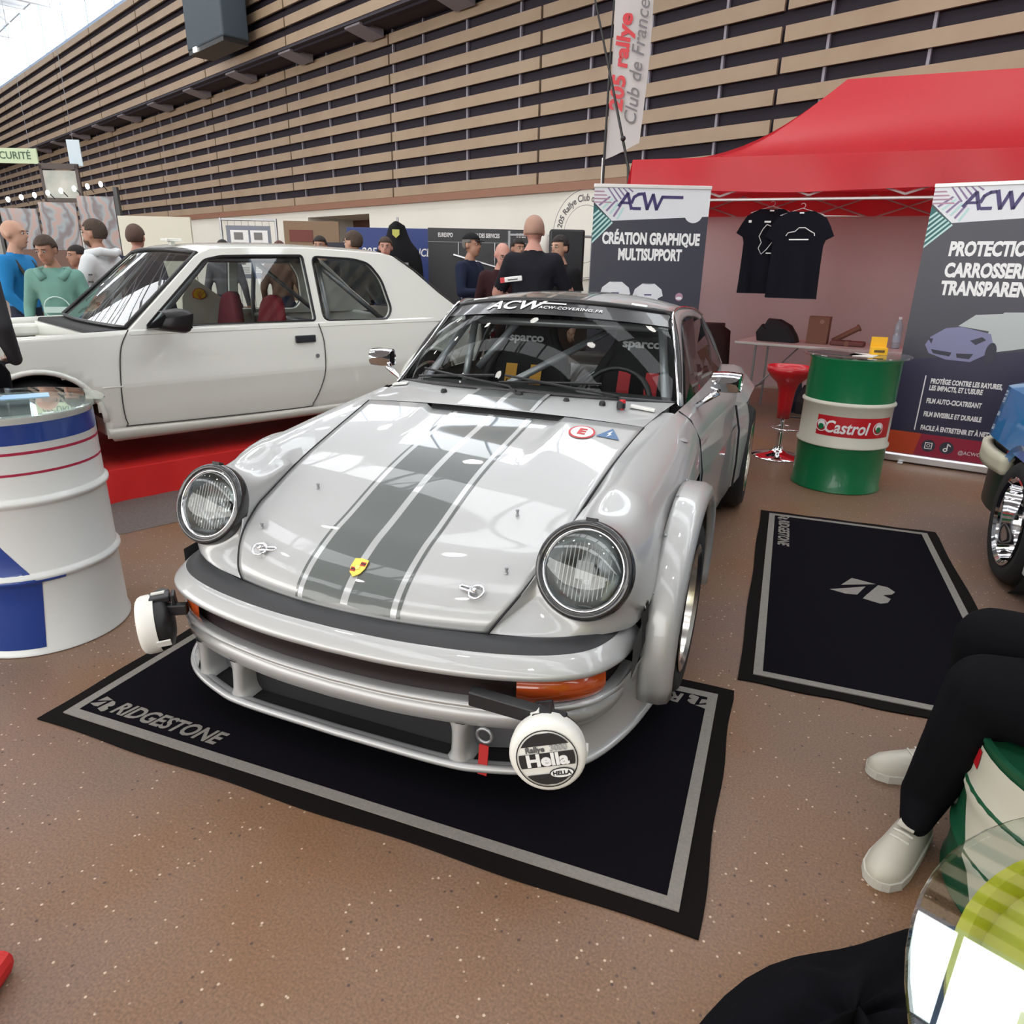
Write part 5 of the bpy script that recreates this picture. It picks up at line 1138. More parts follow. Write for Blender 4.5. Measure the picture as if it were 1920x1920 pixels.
# ---------------------------------------------------------------- table under the tent and things on it
ta = -.22
TB = thing('folding_table', 'long white folding table under the red canopy', 'table', (.62, 6.45, 0), ta)
obj('table_top', bx(-.05, 1.80, .0, .72, .715, .745), mat('white_tabletop', (.62, .60, .58), .4), TB, bevel=.008)
for x in (.15, 1.6):
    for y in (.1, .62): obj('leg', tube([(x, y, 0), (x, y, .72)], .013, 6), M_steel, TB)
    obj('leg_brace', tube([(x, .1, .25), (x, .62, .25)], .01, 6), M_steel, TB)
obj('leg_stay', tube([(.15, .36, .25), (.55, .36, .71)], .008, 5), M_steel, TB); obj('leg_stay', tube([(1.6, .36, .25), (1.2, .36, .71)], .008, 5), M_steel, TB)
def ontab(x, y): c, s = cos(ta), sin(ta); return (.62+c*x-s*y, 6.45+s*x+c*y, .746)
bgp = [(-.23, 0), (-.25, .09), (-.20, .17), (-.17, .16), (-.14, .23), (-.02, .225), (.09, .17), (.16, .07), (.19, 0)]
rows = [[Vector((x*k*sx, y, z*k)) for x, z in bgp] for y, k, sx in ((-.125, .02, 1), (-.12, .75, 1), (-.09, .95, 1), (0, 1, 1), (.09, .95, 1), (.12, .75, 1), (.125, .02, 1))]
o = obj('black_bag', grid(rows), mat('black_bag_cloth', (.008, .008, .012), .8), None, smooth=False, loc=ontab(.34, .30), rot=(0, 0, ta)); tag(o, 'slumped black bag on the white folding table', 'bag')
bx0 = thing('cardboard_box', 'narrow brown carton with a hand hole standing on the folding table', 'box', ontab(.70, .35), ta)
obj('carton', bx(-.10, .10, -.06, .06, 0, .27), mat('brown_card', (.20, .085, .055), .7), bx0, bevel=.003); obj('hand_hole', lathe([(0, -.0605), (.022, -.0605)], 14, M=Matrix.Translation((.03, 0, .22)) @ Matrix.Rotation(-pi/2, 4, 'X')), mat('card_hole', (.30, .16, .12), .7), bx0)
br = thing('paper_roll', 'brown paper roll leaning on the folding table', 'roll', ontab(.90, .40), ta)
obj('roll_tube', tube([(-.06, 0, .03), (.16, 0, .17)], .028, 10), MATS['brown_card'], br); obj('roll_end', tube([(.16, 0, .17), (.175, 0, .18)], .036, 10), MATS['brown_card'], br)
sp_ = thing('wrapped_parcel', 'low brown parcel lying flat on the folding table', 'parcel', ontab(1.0, .30), ta); obj('parcel_body', bx(-.16, .16, -.07, .07, 0, .05), mat('brown_parcel', (.15, .05, .045), .7), sp_, bevel=.015); obj('parcel_tape', bx(-.02, .02, -.072, .072, .0, .052), MATS['brown_card'], sp_)
def bottle(x, y, z, rz, label, h=.26, c=(.35, .38, .44), grp=None):
    b = thing('water_bottle', label, 'bottle', (x, y, z), rz, grp)
    obj('bottle_body', lathe([(0, 0), (.036, 0), (.038, .01), (.038, h*.45), (.034, h*.5), (.038, h*.56), (.036, h*.72), (.014, h*.88), (.014, h*.93)], 16), mat('bottle_plastic_%d' % int(c[0]*100), c, .2, spec=.6), b, smooth=True); obj('bottle_cap', lathe([(.016, h*.92), (.016, h), (0, h)], 12), M_ink, b)
    obj('bottle_label', lathe([(.0386, h*.2), (.0386, h*.42)], 16), mat('bottle_label', (.4, .45, .55), .5), b)
bottle(*ontab(1.42, .40), 0, 'clear water bottle standing on the folding table under the canopy', .30)
# dark chair with a coat, boxes under the table
CH = thing('camp_chair', 'dark folding camp chair with a coat thrown over it, left of the table', 'chair', (.30, 6.35, 0), .35)
M_coat = mat('dark_maroon_cloth', (.055, .025, .030), .9)
for sx_, sy in ((-.25, -.22), (.25, -.22), (-.25, .22), (.25, .22)): obj('leg', tube([(sx_, sy, 0), (sx_*.8, sy*-.8, .42)], .011, 6), M_steel, CH)
obj('seat', grid([[Vector((x, y, .42-.04*(1-(x/.26)**2))) for x in (-.26, -.13, 0, .13, .26)] for y in (-.23, 0, .23)]), M_black, CH, smooth=True, solid=.01)
obj('backrest', grid([[Vector((x, .23+.12*t+.05*(1-(x/.27)**2), .42+.48*t)) for x in (-.27, -.13, 0, .13, .27)] for t in (0, .3, .7, 1)]), M_coat, CH, smooth=True, solid=.015)
obj('coat', grid([[Vector((x, .20+.13*t-.06-.03*sin(9*x), .30+(.56-.35*x+.1*sin(8*x))*t)) for x in (-.30, -.2, -.1, 0, .1, .2, .30)] for t in (0, .25, .5, .75, 1)]), mat('maroon_brown_coat', (.045, .026, .028), .9, spec=.1), CH, smooth=True, solid=.02)
for i, (x, y, w, h) in enumerate(((.75, .45, .30, .30), (1.15, .45, .36, .24), (.50, .50, .2, .34))):
    p = ontab(x, y); o = thing('storage_bag', ['dark storage bag on the floor under the middle of the folding table', 'wide dark storage bag on the floor under the folding table behind the stool', 'narrow dark storage bag on the floor under the left end of the folding table'][i], 'bag', (p[0], p[1], 0), ta+.1*i)
    obj('bag_body', grid(loft([[(-w/2, -.12, 0), (0, -.14, 0), (w/2, -.12, 0)], [(-w/2*1.05, -.13, h*.5), (0, -.15, h*.5), (w/2*1.05, -.13, h*.5)], [(-w/2*.8, -.03, h), (0, -.03, h*1.03), (w/2*.8, -.03, h)], [(-w/2*1.05, .10, h*.5), (0, .12, h*.5), (w/2*1.05, .10, h*.5)], [(-w/2, .10, 0), (0, .12, 0), (w/2, .10, 0)]], 3, 3)), mat('dark_bag_%d' % i, [(.030, .022, .028), (.045, .03, .035), (.022, .022, .04)][i], .8), o, smooth=True)
    obj('bag_handle', tube([(-.06, -.03, h*.97), (-.05, -.03, h+.06), (.05, -.03, h+.06), (.06, -.03, h*.97)], .007, 5), M_black, o)
# red bar stool
ST = thing('bar_stool', 'red plastic bar stool on a round chrome base beside the green drum', 'stool', (1.135, 4.60, 0), .3)
M_rst = mat('red_stool_plastic', (.52, .010, .018), .3, coat=.3)
obj('seat', lathe([(0, .66), (.12, .665), (.155, .70), (.165, .735), (.175, .735), (.168, .69), (.135, .645), (.085, .60), (.065, .54), (.055, .42), (.05, .32), (.0, .32)], 32), M_rst, ST, smooth=True)
obj('gas_column', lathe([(.028, .05), (.028, .20), (.02, .20), (.02, .34)], 16), M_chrome, ST, smooth=True, angle=40)
obj('base_plate', lathe([(0, 0), (.20, 0), (.205, .006), (.19, .018), (.08, .04), (.04, .06), (.034, .085), (0, .085)], 36), M_chrome, ST, smooth=True, angle=50)
obj('foot_ring', tube([(.0+.11*cos(a), -.11+.10*sin(a), .26) for a in [radians(60+24*k) for k in range(13)]], .008, 6), M_chrome, ST, smooth=True); obj('height_lever', tube([(0.03, 0, .33), (.16, .02, .32)], .006, 5), M_black, ST)
# ================================================================ feather flag and leaning pole
FG = thing('club_flag', 'tall white feather flag with red and grey club lettering above the banner', 'flag', (-1.30, 8.8, 0), 0)
M_flag = mat('white_flag_cloth', (.62, .60, .60), .8, trans=.25)
rows = []
for k in range(25):
    t = k/24; z = 2.83+2.9*t; xl = -.24+.02*sin(3*t); xr = .22+.06*t+.02*sin(5*t); z2 = z+.18*(1-t)
    rows.append([Vector((xl+(xr-xl)*u, .03*sin(5*u+6*t), z+(z2-z)*u)) for u in (0, .25, .5, .75, 1)])
obj('flag_cloth', grid(rows), M_flag, FG, smooth=True)
def ftxt(s_, size, x, z, m_, **k): return text('flag_lettering', s_, size, m_, FG, frame((x, -.04, z), (.06, 0, 1), (-1, 0, .06)), **k)
ftxt('205 rallye', .245, -.085, 3.93, M_red, bold=.009, sx=1.12, shear=.15); ftxt('Club de France', .235, .12, 3.90, mat('grey_flag_ink', (.16, .15, .16), .6), shear=.35, sx=.96, bold=.001)
obj('flag_pole', tube([(-.25, .0, 0), (-.25, 0, 2.9), (-.245, 0, 4.2), (-.22, 0, 5.7)], [.022, .018, .012, .008], 8), M_black, FG); obj('pole_sleeve', tube([(-.27, 0, 1.9), (-.27, 0, 2.85)], .012, 6), M_ink, FG)
obj('flag_base', bx(-.5, 0, -.25, .25, 0, .03), M_steel, FG, bevel=.005)
LP = thing('leaning_pole', 'thin dark pole crossing in front of the white feather flag', 'pole', (0, 0, 0)); 
obj('pole_shaft', tube([(-.60, 7.0, 0.0), (-.812, 7.0, 2.5), (-1.06, 7.0, 3.35), (-1.30, 7.0, 4.15), (-1.55, 7.0, 5.0)], [.02, .016, .013, .010, .008], 6), M_black, LP); obj('pole_clip', ball(BM(), (-.885, 6.98, 2.78), .03, 8, 6), M_black, LP); obj('pole_foot', bx(-.75, -.45, 6.85, 7.15, 0, .03), M_steel, LP)
# ================================================================ blue and white car at the right edge
BC = thing('blue_car', 'blue and white car with a cream bumper and deep-dish chrome wheel', 'car', (2.135, 3.36, 0), 0)
M_blue = mat('bright_blue_paint', (.012, .20, .52), .35, coat=1.); M_cream = mat('cream_bumper', (.55, .52, .40), .5)
def bcs(y, z): return .06+.05*max(0, (z-.55))/.4+.12*smooth01((y+.30)/.30)**2
yy = [-3.6, -2.6, -1.6, -1.3, -.9, -.6, -.45, -.3, -.2, -.1, -.03]
obj('wing_upper', grid([[Vector((bcs(y, z), y, z)) for z in (.60, .68, .76, .83, .87)] for y in yy]), M_blue, BC, smooth=True)
obj('wing_top', grid([[Vector((bcs(y, .87)+.34*t, y, .87+.04*sin(pi*t*.5))) for t in (0, .3, .7, 1)] for y in yy]), M_blue, BC, smooth=True)
obj('end_panel', grid([[Vector((.33+.10*k, -.03+.05*sin(pi*k/10), z)) for k in range(11)] for z in (.32, .6, .88)]), M_blue, BC, smooth=True)
obj('lid', grid([[Vector((.45+.09*k, y, .905+.03*sin(pi*k/10))) for k in range(11)] for y in (-1.3, -.6, -.03)]), M_blue, BC, smooth=True)
for y0, y1 in ((-3.6, -1.27),): obj('side_lower', grid([[Vector((bcs(y, .5), y, z)) for z in (.18, .4, .62)] for y in (y0, (y0+y1)/2, y1)]), mat('white_car_side', (.70, .72, .70), .35, coat=1), BC, smooth=True)
AY = -.90
obj('wheel_arch', lathe([(.345, .0), (.345, .25), (0, .25)], 24, M=Matrix.Translation((.09, AY, .30)) @ Matrix.Rotation(pi/2, 4, 'Y')), M_dark, BC)
obj('arch_lip', grid([[Vector((.075-.02*w, AY+(.345+.03*w)*cos(a), .30+(.345+.03*w)*sin(a))) for w in (0, 1)] for a in [radians(40+10*k) for k in range(15)]]), M_blue, BC, smooth=True)
obj('splash_panel', grid([[Vector((bcs(y, .5)+.03, y, z)) for z in (.28, .4, .60)] for y in (-.53, -.3, -.10)]), M_trim, BC, smooth=True)
cb_ = cr([(.05, -.66, .53), (.02, -.45, .53), (.05, -.2, .53), (.14, -.04, .53), (.30, .06, .53), (.6, .10, .53), (1.3, .11, .53)], 4)
obj('bumper', grid([[p+Vector((0, 0, dz)) for dz in (-.055, -.03, 0, .035)] for p in cb_]), M_cream, BC, smooth=True, solid=.05)
obj('bumper_lower', grid([[p+Vector((.05, -.04, dz)) for dz in (-.28, -.2, -.07)] for p in cb_]), M_trim, BC, smooth=True)
wheel(BC, (.165, AY, .305), -1, .305, .21, .215, ms=M_chrome)
wheel(BC, (.165, -3.2, .305), -1, .305, .21, .215, ms=M_chrome)
obj('cabin', grid(loft([[(.40, -1.05, .92), (.9, -1.0, .93), (1.3, -1.0, .93)], [(.48, -1.5, 1.28), (.9, -1.45, 1.33), (1.3, -1.45, 1.33)], [(.48, -2.6, 1.28), (.9, -2.6, 1.34), (1.3, -2.6, 1.34)], [(.40, -3.4, .92), (.9, -3.4, .93), (1.3, -3.4, .93)]], 4, 4)), M_blue, BC, smooth=True)
obj('bonnet_far', bx(.38, 1.4, -3.6, -3.3, .5, .90), M_blue, BC)
# ================================================================ people
def limbs(bm, J, E):
    """overlapping ellipsoids along every bone; fused into one skin by the voxel remesh"""
    for a, b in E:
        (pa, xa, ya), (pb, xb, yb) = J[a], J[b]; L_ = (pb-pa).length; n = max(3, int(L_/(.28*min(xa, xb, ya, yb)+.004)))
        n = min(n, 16)
        for i in range(n+1):
            t = i/n; p = pa.lerp(pb, t); rx = xa+(xb-xa)*t; ry = ya+(yb-ya)*t; ball(bm, p, (rx, ry, (rx+ry)/2), 10, 7)
def remesh(bm, vox):
    me = bpy.data.meshes.new('rm'); bm.to_mesh(me); bm.free(); o = bpy.data.objects.new('rm', me); COL.objects.link(o)
    md = o.modifiers.new('r', 'REMESH'); md.mode = 'VOXEL'; md.voxel_size = vox; md.use_smooth_shade = True
    s = o.modifiers.new('sm', 'SMOOTH'); s.factor = .5; s.iterations = 4
    dg = bpy.context.evaluated_depsgraph_get(); dg.update(); r = bpy.data.meshes.new_from_object(o.evaluated_get(dg)); bpy.data.objects.remove(o); bpy.data.meshes.remove(me); return r
def seg_d(p, a, b):
    ab = b-a; t = max(0, min(1, (p-a).dot(ab)/max(1e-9, ab.length_squared))); return (p-(a+ab*t)).length
SKINS = [mat('skin_light', (.52, .30, .21), .55), mat('skin_tan', (.42, .22, .15), .55), mat('skin_pink', (.55, .28, .22), .55)]
def person(label, loc, rz, h, top, bottom, skin=0, hair=None, sleeves='long', pose=None, turn=0., tilt=0., cap=None, beard=None, vox=.013, glasses=False, shoes=(.03, .03, .035), bald=False, face=True, legs_mat=None, shoe_parts=True, widen=1.0, legw=1.0, shoe_mat=None):
    k = h/1.76; V = Vector
    J = dict(pelvis=((0, .0, .95), .155, .12), spine=((0, .0, 1.12), .145, .112), chest=((0, -.005, 1.32), .165, .115), neckb=((0, .005, 1.455), .085, .07), neck=((0, -.005, 1.53), .052, .052))
    for s, n in ((1, 'l'), (-1, 'r')):
        J['sh'+n] = ((s*.165, .005, 1.415), .072, .072); J['el'+n] = ((s*.245, .03, 1.15), .05, .05); J['wr'+n] = ((s*.255, -.07, .93), .034, .034); J['ha'+n] = ((s*.252, -.10, .86), .034, .026)
        J['hi'+n] = ((s*.092, 0, .90), .098, .098); J['kn'+n] = ((s*.10, -.02, .50), .064, .064); J['an'+n] = ((s*.105, .03, .10), .042, .042); J['to'+n] = ((s*.12, -.11, .045), .042, .036)
    for n, p in (pose or {}).items(): J[n] = (p, J[n][1], J[n][2])
    J = {n: (V(p)*k, rx*k*(max(legw, widen) if n[:2] in ('hi', 'kn', 'an') else widen), ry*k*(max(legw, widen) if n[:2] in ('hi', 'kn', 'an') else widen)) for n, (p, rx, ry) in J.items()}
    E = [('pelvis', 'spine'), ('spine', 'chest'), ('chest', 'neckb'), ('neckb', 'neck')]
    for n in 'lr': E += [('chest', 'sh'+n), ('sh'+n, 'el'+n), ('el'+n, 'wr'+n), ('wr'+n, 'ha'+n), ('pelvis', 'hi'+n), ('hi'+n, 'kn'+n), ('kn'+n, 'an'+n), ('an'+n, 'to'+n)]
    bm = BM(); limbs(bm, J, E)
    nk = J['neck'][0]; HR_ = Matrix.Rotation(turn, 3, 'Z') @ Matrix.Rotation(tilt, 3, 'X'); hc_ = nk+HR_ @ V((0, -.022, .115))*k
    def hp(x, y, z): return hc_+HR_ @ V((x, y, z))*k
    def hb(c, r, n=16, m=10): ball(bm, hp(*c), tuple(q*k for q in r), n, m, HR_)
    hb((0, .012, .025), (.075, .095, .092)); hb((0, -.028, -.035), (.058, .066, .078)); hb((0, -.05, -.085), (.034, .034, .03)); hb((0, -.098, -.012), (.014, .020, .022), 8, 6); hb((0, -.088, .012), (.010, .014, .03), 8, 6)
    hb((0, -.082, -.052), (.026, .012, .010), 8, 6); hb((0, -.08, .035), (.05, .016, .012), 10, 6)
    for s in (1, -1): hb((s*.078, .012, -.005), (.012, .022, .034), 8, 6)
    me = remesh(bm, vox*k)
    # fingers added to the same body mesh
    bm = BM(); bm.from_mesh(me)
    for n in 'lr':
        if shoe_parts is None: continue
        a, b = J['wr'+n][0], J['ha'+n][0]; d = (b-a).normalized(); side = d.cross(V((0, 1, 0)) if abs(d.y) < .8 else V((0, 0, 1))).normalized(); pal = side.cross(d)
        for i, L_ in enumerate((.070, .080, .075, .058)):
            o_ = b+side*(i-1.5)*.019*k+d*.005; tube([o_, o_+d*L_*.5*k+pal*.004*k, o_+d*L_*.8*k+pal*.022*k, o_+d*L_*.9*k+pal*.038*k], [.0095*k, .009*k, .008*k, .006*k], 6, bm)
        o_ = a.lerp(b, .5)+side*-.028*k; tube([o_, o_+d*.03*k-side*.018*k, o_+d*.062*k-side*.02*k+pal*.012*k], [.011*k, .010*k, .007*k], 6, bm)
    bm.to_mesh(me); bm.free()
    # per-face clothing
    P_ = lambda a: J[a][0]; segs = []
    TOP, BOT, SK, SH = 0, 1, 2, 3
    segs += [(P_('pelvis')+V((0, 0, .02)), P_('spine'), .05*k, TOP), (P_('spine'), P_('chest'), .06*k, TOP), (P_('chest'), P_('neckb'), .05*k, TOP), (P_('neck')+V((0, 0, .01)), hc_, .05*k, SK)]
    for n in 'lr':
        segs += [(P_('chest'), P_('sh'+n), .06*k, TOP), (P_('hi'+n), P_('kn'+n), .05*k, BOT), (P_('kn'+n), P_('an'+n), .05*k, BOT), (P_('an'+n)+V((0, 0, -.03)), P_('to'+n), .04*k, SH), (P_('wr'+n).lerp(P_('ha'+n), .2), P_('ha'+n)+(P_('ha'+n)-P_('wr'+n))*1.3, .035*k, SK)]
        if sleeves == 'long': segs += [(P_('sh'+n), P_('el'+n), .05*k, TOP), (P_('el'+n), P_('wr'+n), .04*k, TOP)]
        else: m_ = P_('sh'+n).lerp(P_('el'+n), .75); segs += [(P_('sh'+n), m_, .05*k, TOP), (m_, P_('el'+n), .045*k, SK), (P_('el'+n), P_('wr'+n), .04*k, SK)]
    segs.append((P_('pelvis')-V((0, 0, .12*k)), P_('pelvis')-V((0, 0, .04*k)), .12*k, BOT))
    idx = []
    for f in me.polygons:
        c = f.center; best = min(segs, key=lambda s_: seg_d(c, s_[0], s_[1])-s_[2]); idx.append(best[3])
    t = thing('person', label, 'person', (*loc, 0) if len(loc) == 2 else loc, rz)
    o = mobj('body', me, parent=t, mats=[top, bottom, SKINS[skin], shoe_mat or mat('shoe_%02d%02d' % (int(shoes[0]*99), int(shoes[2]*99)), shoes, .6)]); me.polygons.foreach_set('material_index', idx); me.polygons.foreach_set('use_smooth', [True]*len(me.polygons))
    # hair cap
    def cap_mesh(name, test, r, m_, c=(0, .012, .025), n=28, m=18):
        b_ = BM(); rows = []
        for i in range(m+1):
            a = -pi/2+pi*i/m; rows.append([(r[0]*cos(a)*cos(2*pi*q/n), r[1]*cos(a)*sin(2*pi*q/n), r[2]*sin(a)) for q in range(n)])
        vs = {}
        for i in range(m):
            for q in range(n):
                quad = [(i, q), (i, (q+1) % n), (i+1, (q+1) % n), (i+1, q)]
                if all(test(*rows[a][b]) for a, b in quad):
                    fv = []
                    for a, b in quad:
                        key = (a, b) if 0 < a < m else (a, 0)
                        if key not in vs: x, y, z = rows[a][b]; w = .004*sin(37*x+53*y)*sin(41*z); vs[key] = b_.verts.new(hp(c[0]+x*(1+w*8), c[1]+y*(1+w*8), c[2]+z))
                        if vs[key] not in fv: fv.append(vs[key])
                    if len(fv) > 2: b_.faces.new(fv)
        return obj(name, b_, m_, t, smooth=True, solid=-.004)
    if hair: cap_mesh('hair', lambda x, y, z: z > (.03 if y < -.045 else (-.005 if y < .01 else -.075)) or (z > .045), (.080, .100, .099), hair)
    if bald and hair is None and bald != 2: cap_mesh('stubble', lambda x, y, z: (y > .0 and z > -.06) or z > .06, (.0775, .0975, .0945), mat('stubble', (.40, .235, .175), .7))
    if beard: cap_mesh('beard', lambda x, y, z: y < .01 and z < -.018 and not (abs(x) < .022 and -.045 < z < -.02), (.0635, .072, .085), beard, c=(0, -.03, -.032))
    if cap:
        cap_mesh('cap', lambda x, y, z: z > .022, (.086, .107, .104), cap); b_ = BM(); V2 = [[hp(x, -.085-.075*(1-(x/.08)**2)*s_, .052-.012*s_) for x in (-.075, -.04, 0, .04, .075)] for s_ in (0, .5, 1)]; obj('cap_peak', grid(V2, b_), cap, t, smooth=True, solid=.004)
    if face:
        for s in (1, -1):
            b_ = BM(); ball(b_, hp(s*.030, -.087, .010), tuple(q*k for q in (.0125, .008, .0075)), 8, 6, HR_); obj('eye', b_, mat('eye_white', (.55, .52, .50), .4), t, smooth=True)
            b_ = BM(); ball(b_, hp(s*.030, -.0945, .010), tuple(q*k for q in (.006, .003, .006)), 8, 6, HR_); obj('iris', b_, M_dark, t, smooth=True)
            b_ = BM(); box(b_, hp(s*.030, -.094, .030), (.032*k, .006*k, .006*k), HR_); obj('eyebrow', b_, hair or mat('brow', (.06, .04, .03), .8), t)
        b_ = BM(); ball(b_, hp(0, -.0935, -.055), tuple(q*k for q in (.022, .004, .005)), 8, 6, HR_); obj('lips', b_, mat('lips', (.38, .13, .11), .5), t, smooth=True)
    if glasses:
        for s in (1, -1): obj('lens_frame', tube([hp(s*.032+.022*cos(a*pi/6), -.10, .008+.017*sin(a*pi/6)) for a in range(12)], .0018, 4, closed=True), M_black, t)
    return t, o, hp, k
C = lambda n, c, **kw: mat(n, c, .85, spec=.2, bump=(11, .6), **kw)
M_hbr = mat('hair_brown', (.060, .038, .027), .8, bump=(70, .9)); M_hdk = mat('hair_dark', (.018, .014, .013), .8, bump=(70, .9)); M_hgy = mat('hair_grey', (.16, .15, .14), .8, bump=(70, .9))
M_jean = C('dark_jeans', (.02, .025, .045)); M_bpant = mat('black_trousers', (.005, .005, .0065), .9, spec=.08, bump=(9, .7))
hand_up = dict(elr=(-.27, -.06, 1.16), wrr=(-.16, -.27, 1.18), har=(-.11, -.33, 1.20), ell=(.27, -.06, 1.16), wrl=(.16, -.27, 1.16), hal=(.11, -.33, 1.18))
def face_dir(dx, dy): return atan2(dx, -dy)      # rotation so that local -y points along (dx,dy)
# group behind the bonnet end of the white car
t, o, hp, k = person('bald man in a bright blue jacket with backpack straps, in profile', (-5.12, 2.95), face_dir(1, .45), 1.72, C('blue_jacket', (.02, .20, .48)), M_jean, skin=0, bald=2, pose=dict(elr=(-.26, -.02, 1.17), wrr=(-.22, -.16, .99), har=(-.2, -.2, .93)))
for s in (1, -1): obj('backpack_strap', tube([Vector(p)*k for p in ((s*.11, -.125, 1.20), (s*.12, -.12, 1.32), (s*.115, -.06, 1.43), (s*.11, .06, 1.46), (s*.10, .13, 1.35))], .014, 6), M_black, t)
t, o, hp, k = person('boy in a pale green hooded sweatshirt with a pale chest print', (-4.50, 2.80), face_dir(.65, -.75), 1.60, C('green_hoodie', (.17, .34, .29)), M_jean, skin=1, hair=M_hbr, tilt=.28, turn=-.3, widen=.97)
obj('hood', tube([Vector(p)*k for p in ((.07, -.10, 1.40), (.12, -.03, 1.46), (.10, .08, 1.47), (0, .12, 1.46), (-.10, .08, 1.47), (-.12, -.03, 1.46), (-.07, -.10, 1.40))], .03, 8), MATS['green_hoodie'], t, smooth=True)
M_prt = mat('pale_green_print', (.50, .66, .62), .7)
obj('chest_print', tube([Vector((.10*cos(a*pi/9), -.128-.018*cos(a*pi/9)**2*-1, 1.15+.10*sin(a*pi/9)))*k for a in range(18)], .005, 4, closed=True), M_prt, t)
obj('chest_print', bx(-.10*k, .10*k, -.136*k, -.124*k, 1.115*k, 1.165*k), M_prt, t)
t, o, hp, k = person('bearded man in a white hooded sweatshirt talking, turned sideways', (-4.70, 3.42), face_dir(-1, -.25), 1.75, C('white_hoodie', (.74, .76, .78)), M_jean, skin=1, hair=M_hbr, beard=mat('beard_brown', (.10, .055, .035), .8), pose=hand_up, turn=.1)
obj('hood', tube([Vector(p)*k for p in ((.07, -.09, 1.41), (.13, -.02, 1.48), (.11, .09, 1.50), (0, .13, 1.48), (-.11, .09, 1.50), (-.13, -.02, 1.48), (-.07, -.09, 1.41))], .036, 8), MATS['white_hoodie'], t, smooth=True)
for i, (z, y) in enumerate(((1.30, .03), (1.27, -.01), (1.24, .03))):
    obj('sleeve_print', bx(.228*k, .238*k, (y-.03)*k, (y+.03)*k, z*k, (z+.012)*k), M_black, t)
person('man with cropped hair in a navy top seen from behind', (-4.85, 3.95), face_dir(-.5, .9), 1.74, C('navy_top', (.018, .022, .045)), M_jean, skin=2, hair=mat('hair_cropped_brown', (.10, .06, .045), .8), face=False)
person('person in a maroon top with a red scarf behind the white hoodie', (-5.75, 4.05), face_dir(-.3, -1), 1.55, C('maroon_top', (.11, .012, .020)), M_jean, skin=1, hair=M_hdk)
t, o, hp, k = person('person in a dark grey hooded jacket cut off by the picture edge', (-2.56, .80), face_dir(-.4, .8), 1.72, C('dark_grey_jacket', (.045, .045, .052)), M_bpant, skin=0, hair=M_hdk, face=False, pose=dict(elr=(-.22, .03, 1.16), wrr=(-.18, -.10, .98), har=(-.14, -.16, .97)))
obj('hood', tube([Vector(p)*k for p in ((.07, -.10, 1.41), (.13, -.02, 1.47), (.11, .10, 1.49), (0, .14, 1.47), (-.11, .10, 1.49), (-.13, -.02, 1.47), (-.07, -.10, 1.41))], .045, 8), MATS['dark_grey_jacket'], t, smooth=True)
# heads seen over the roof of the white car
person('dark-haired person far behind the white car windscreen top', (-5.95, 6.3), face_dir(-.5, .9), 1.69, C('grey_top', (.10, .10, .11)), M_jean, hair=M_hdk, face=False)
person('person with reddish brown hair far behind the white car roof', (-5.25, 6.55), face_dir(-.5, .9), 1.69, C('brown_top', (.10, .06, .045)), M_jean, hair=mat('hair_red_brown', (.09, .03, .022), .7), face=False)
person('dark-haired woman in front of the brown board, facing the camera', (-4.25, 6.05), face_dir(.4, -1), 1.73, C('black_top', (.015, .015, .018)), M_jean, skin=1, hair=M_hdk)
person('dark-haired man in profile in front of the blue banner', (-3.25, 5.25), face_dir(-1, .1), 1.75, C('charcoal_top', (.03, .03, .035)), M_jean, skin=0, hair=M_hbr, beard=mat('beard_short', (.16, .10, .07), .8))
person('man with short dark hair facing the camera beside the hanging black jacket', (-3.45, 6.2), face_dir(.5, -1), 1.73, C('dark_green_top', (.03, .04, .035)), M_jean, skin=2, hair=M_hbr)
# group behind the silver car
t, o, hp, k = person('man in a navy jacket and dark flat cap with a shoulder strap', (-2.27, 5.98), face_dir(1, -.15), 1.76, C('navy_jacket', (.014, .020, .045)), M_jean, skin=1, hair=M_hgy, cap=C('black_cap', (.012, .012, .014)), pose=hand_up)
obj('shoulder_strap', tube([Vector(p)*k for p in ((-.10, -.12, .98), (-.13, .02, 1.10), (-.10, .10, 1.30), (.02, .09, 1.45))], .010, 6), mat('pale_strap', (.35, .35, .38), .6), t)
t, o, hp, k = person('bald older man with glasses in a dark maroon top', (-1.62, 5.28), face_dir(.35, -1), 1.66, C('dark_maroon_top', (.035, .012, .016)), M_bpant, skin=2, bald=2, glasses=True, tilt=.35, turn=.3)
t, o, hp, k = person('broad man in a black T-shirt seen from behind with a small badge on his back', (-.98, 4.40), face_dir(-.25, 1), 1.83, C('black_tee', (.012, .012, .018)), M_bpant, skin=2, bald=True, sleeves='short', face=False, widen=1.12, pose=dict(elr=(-.29, -.08, 1.17), wrr=(-.20, -.26, 1.10), har=(-.16, -.32, 1.10), ell=(.29, -.08, 1.17), wrl=(.20, -.26, 1.10), hal=(.16, -.32, 1.10)))
obj('back_badge', bx(-.085*k, .075*k, .128*k, .142*k, 1.275*k, 1.315*k), M_ink, t, bevel=.01, rot=(0, .12, 0)); obj('back_badge', bx(.055*k, .09*k, .128*k, .1425*k, 1.275*k, 1.315*k), M_red, t, rot=(0, .12, 0)); obj('back_badge', bx(-.05*k, .03*k, .128*k, .1435*k, 1.288*k, 1.296*k), M_black, t, rot=(0, .12, 0))
person('man with dark hair and a dark top behind the bald man with glasses', (-2.05, 6.85), face_dir(.8, -.7), 1.75, C('dark_grey_top', (.03, .03, .034)), M_bpant, skin=1, hair=M_hdk)
person('person in a black hooded top beside the black speaker', (-1.05, 5.40), face_dir(-.4, -1), 1.72, C('black_hoodie', (.012, .012, .014)), M_bpant, skin=0, hair=M_hdk)
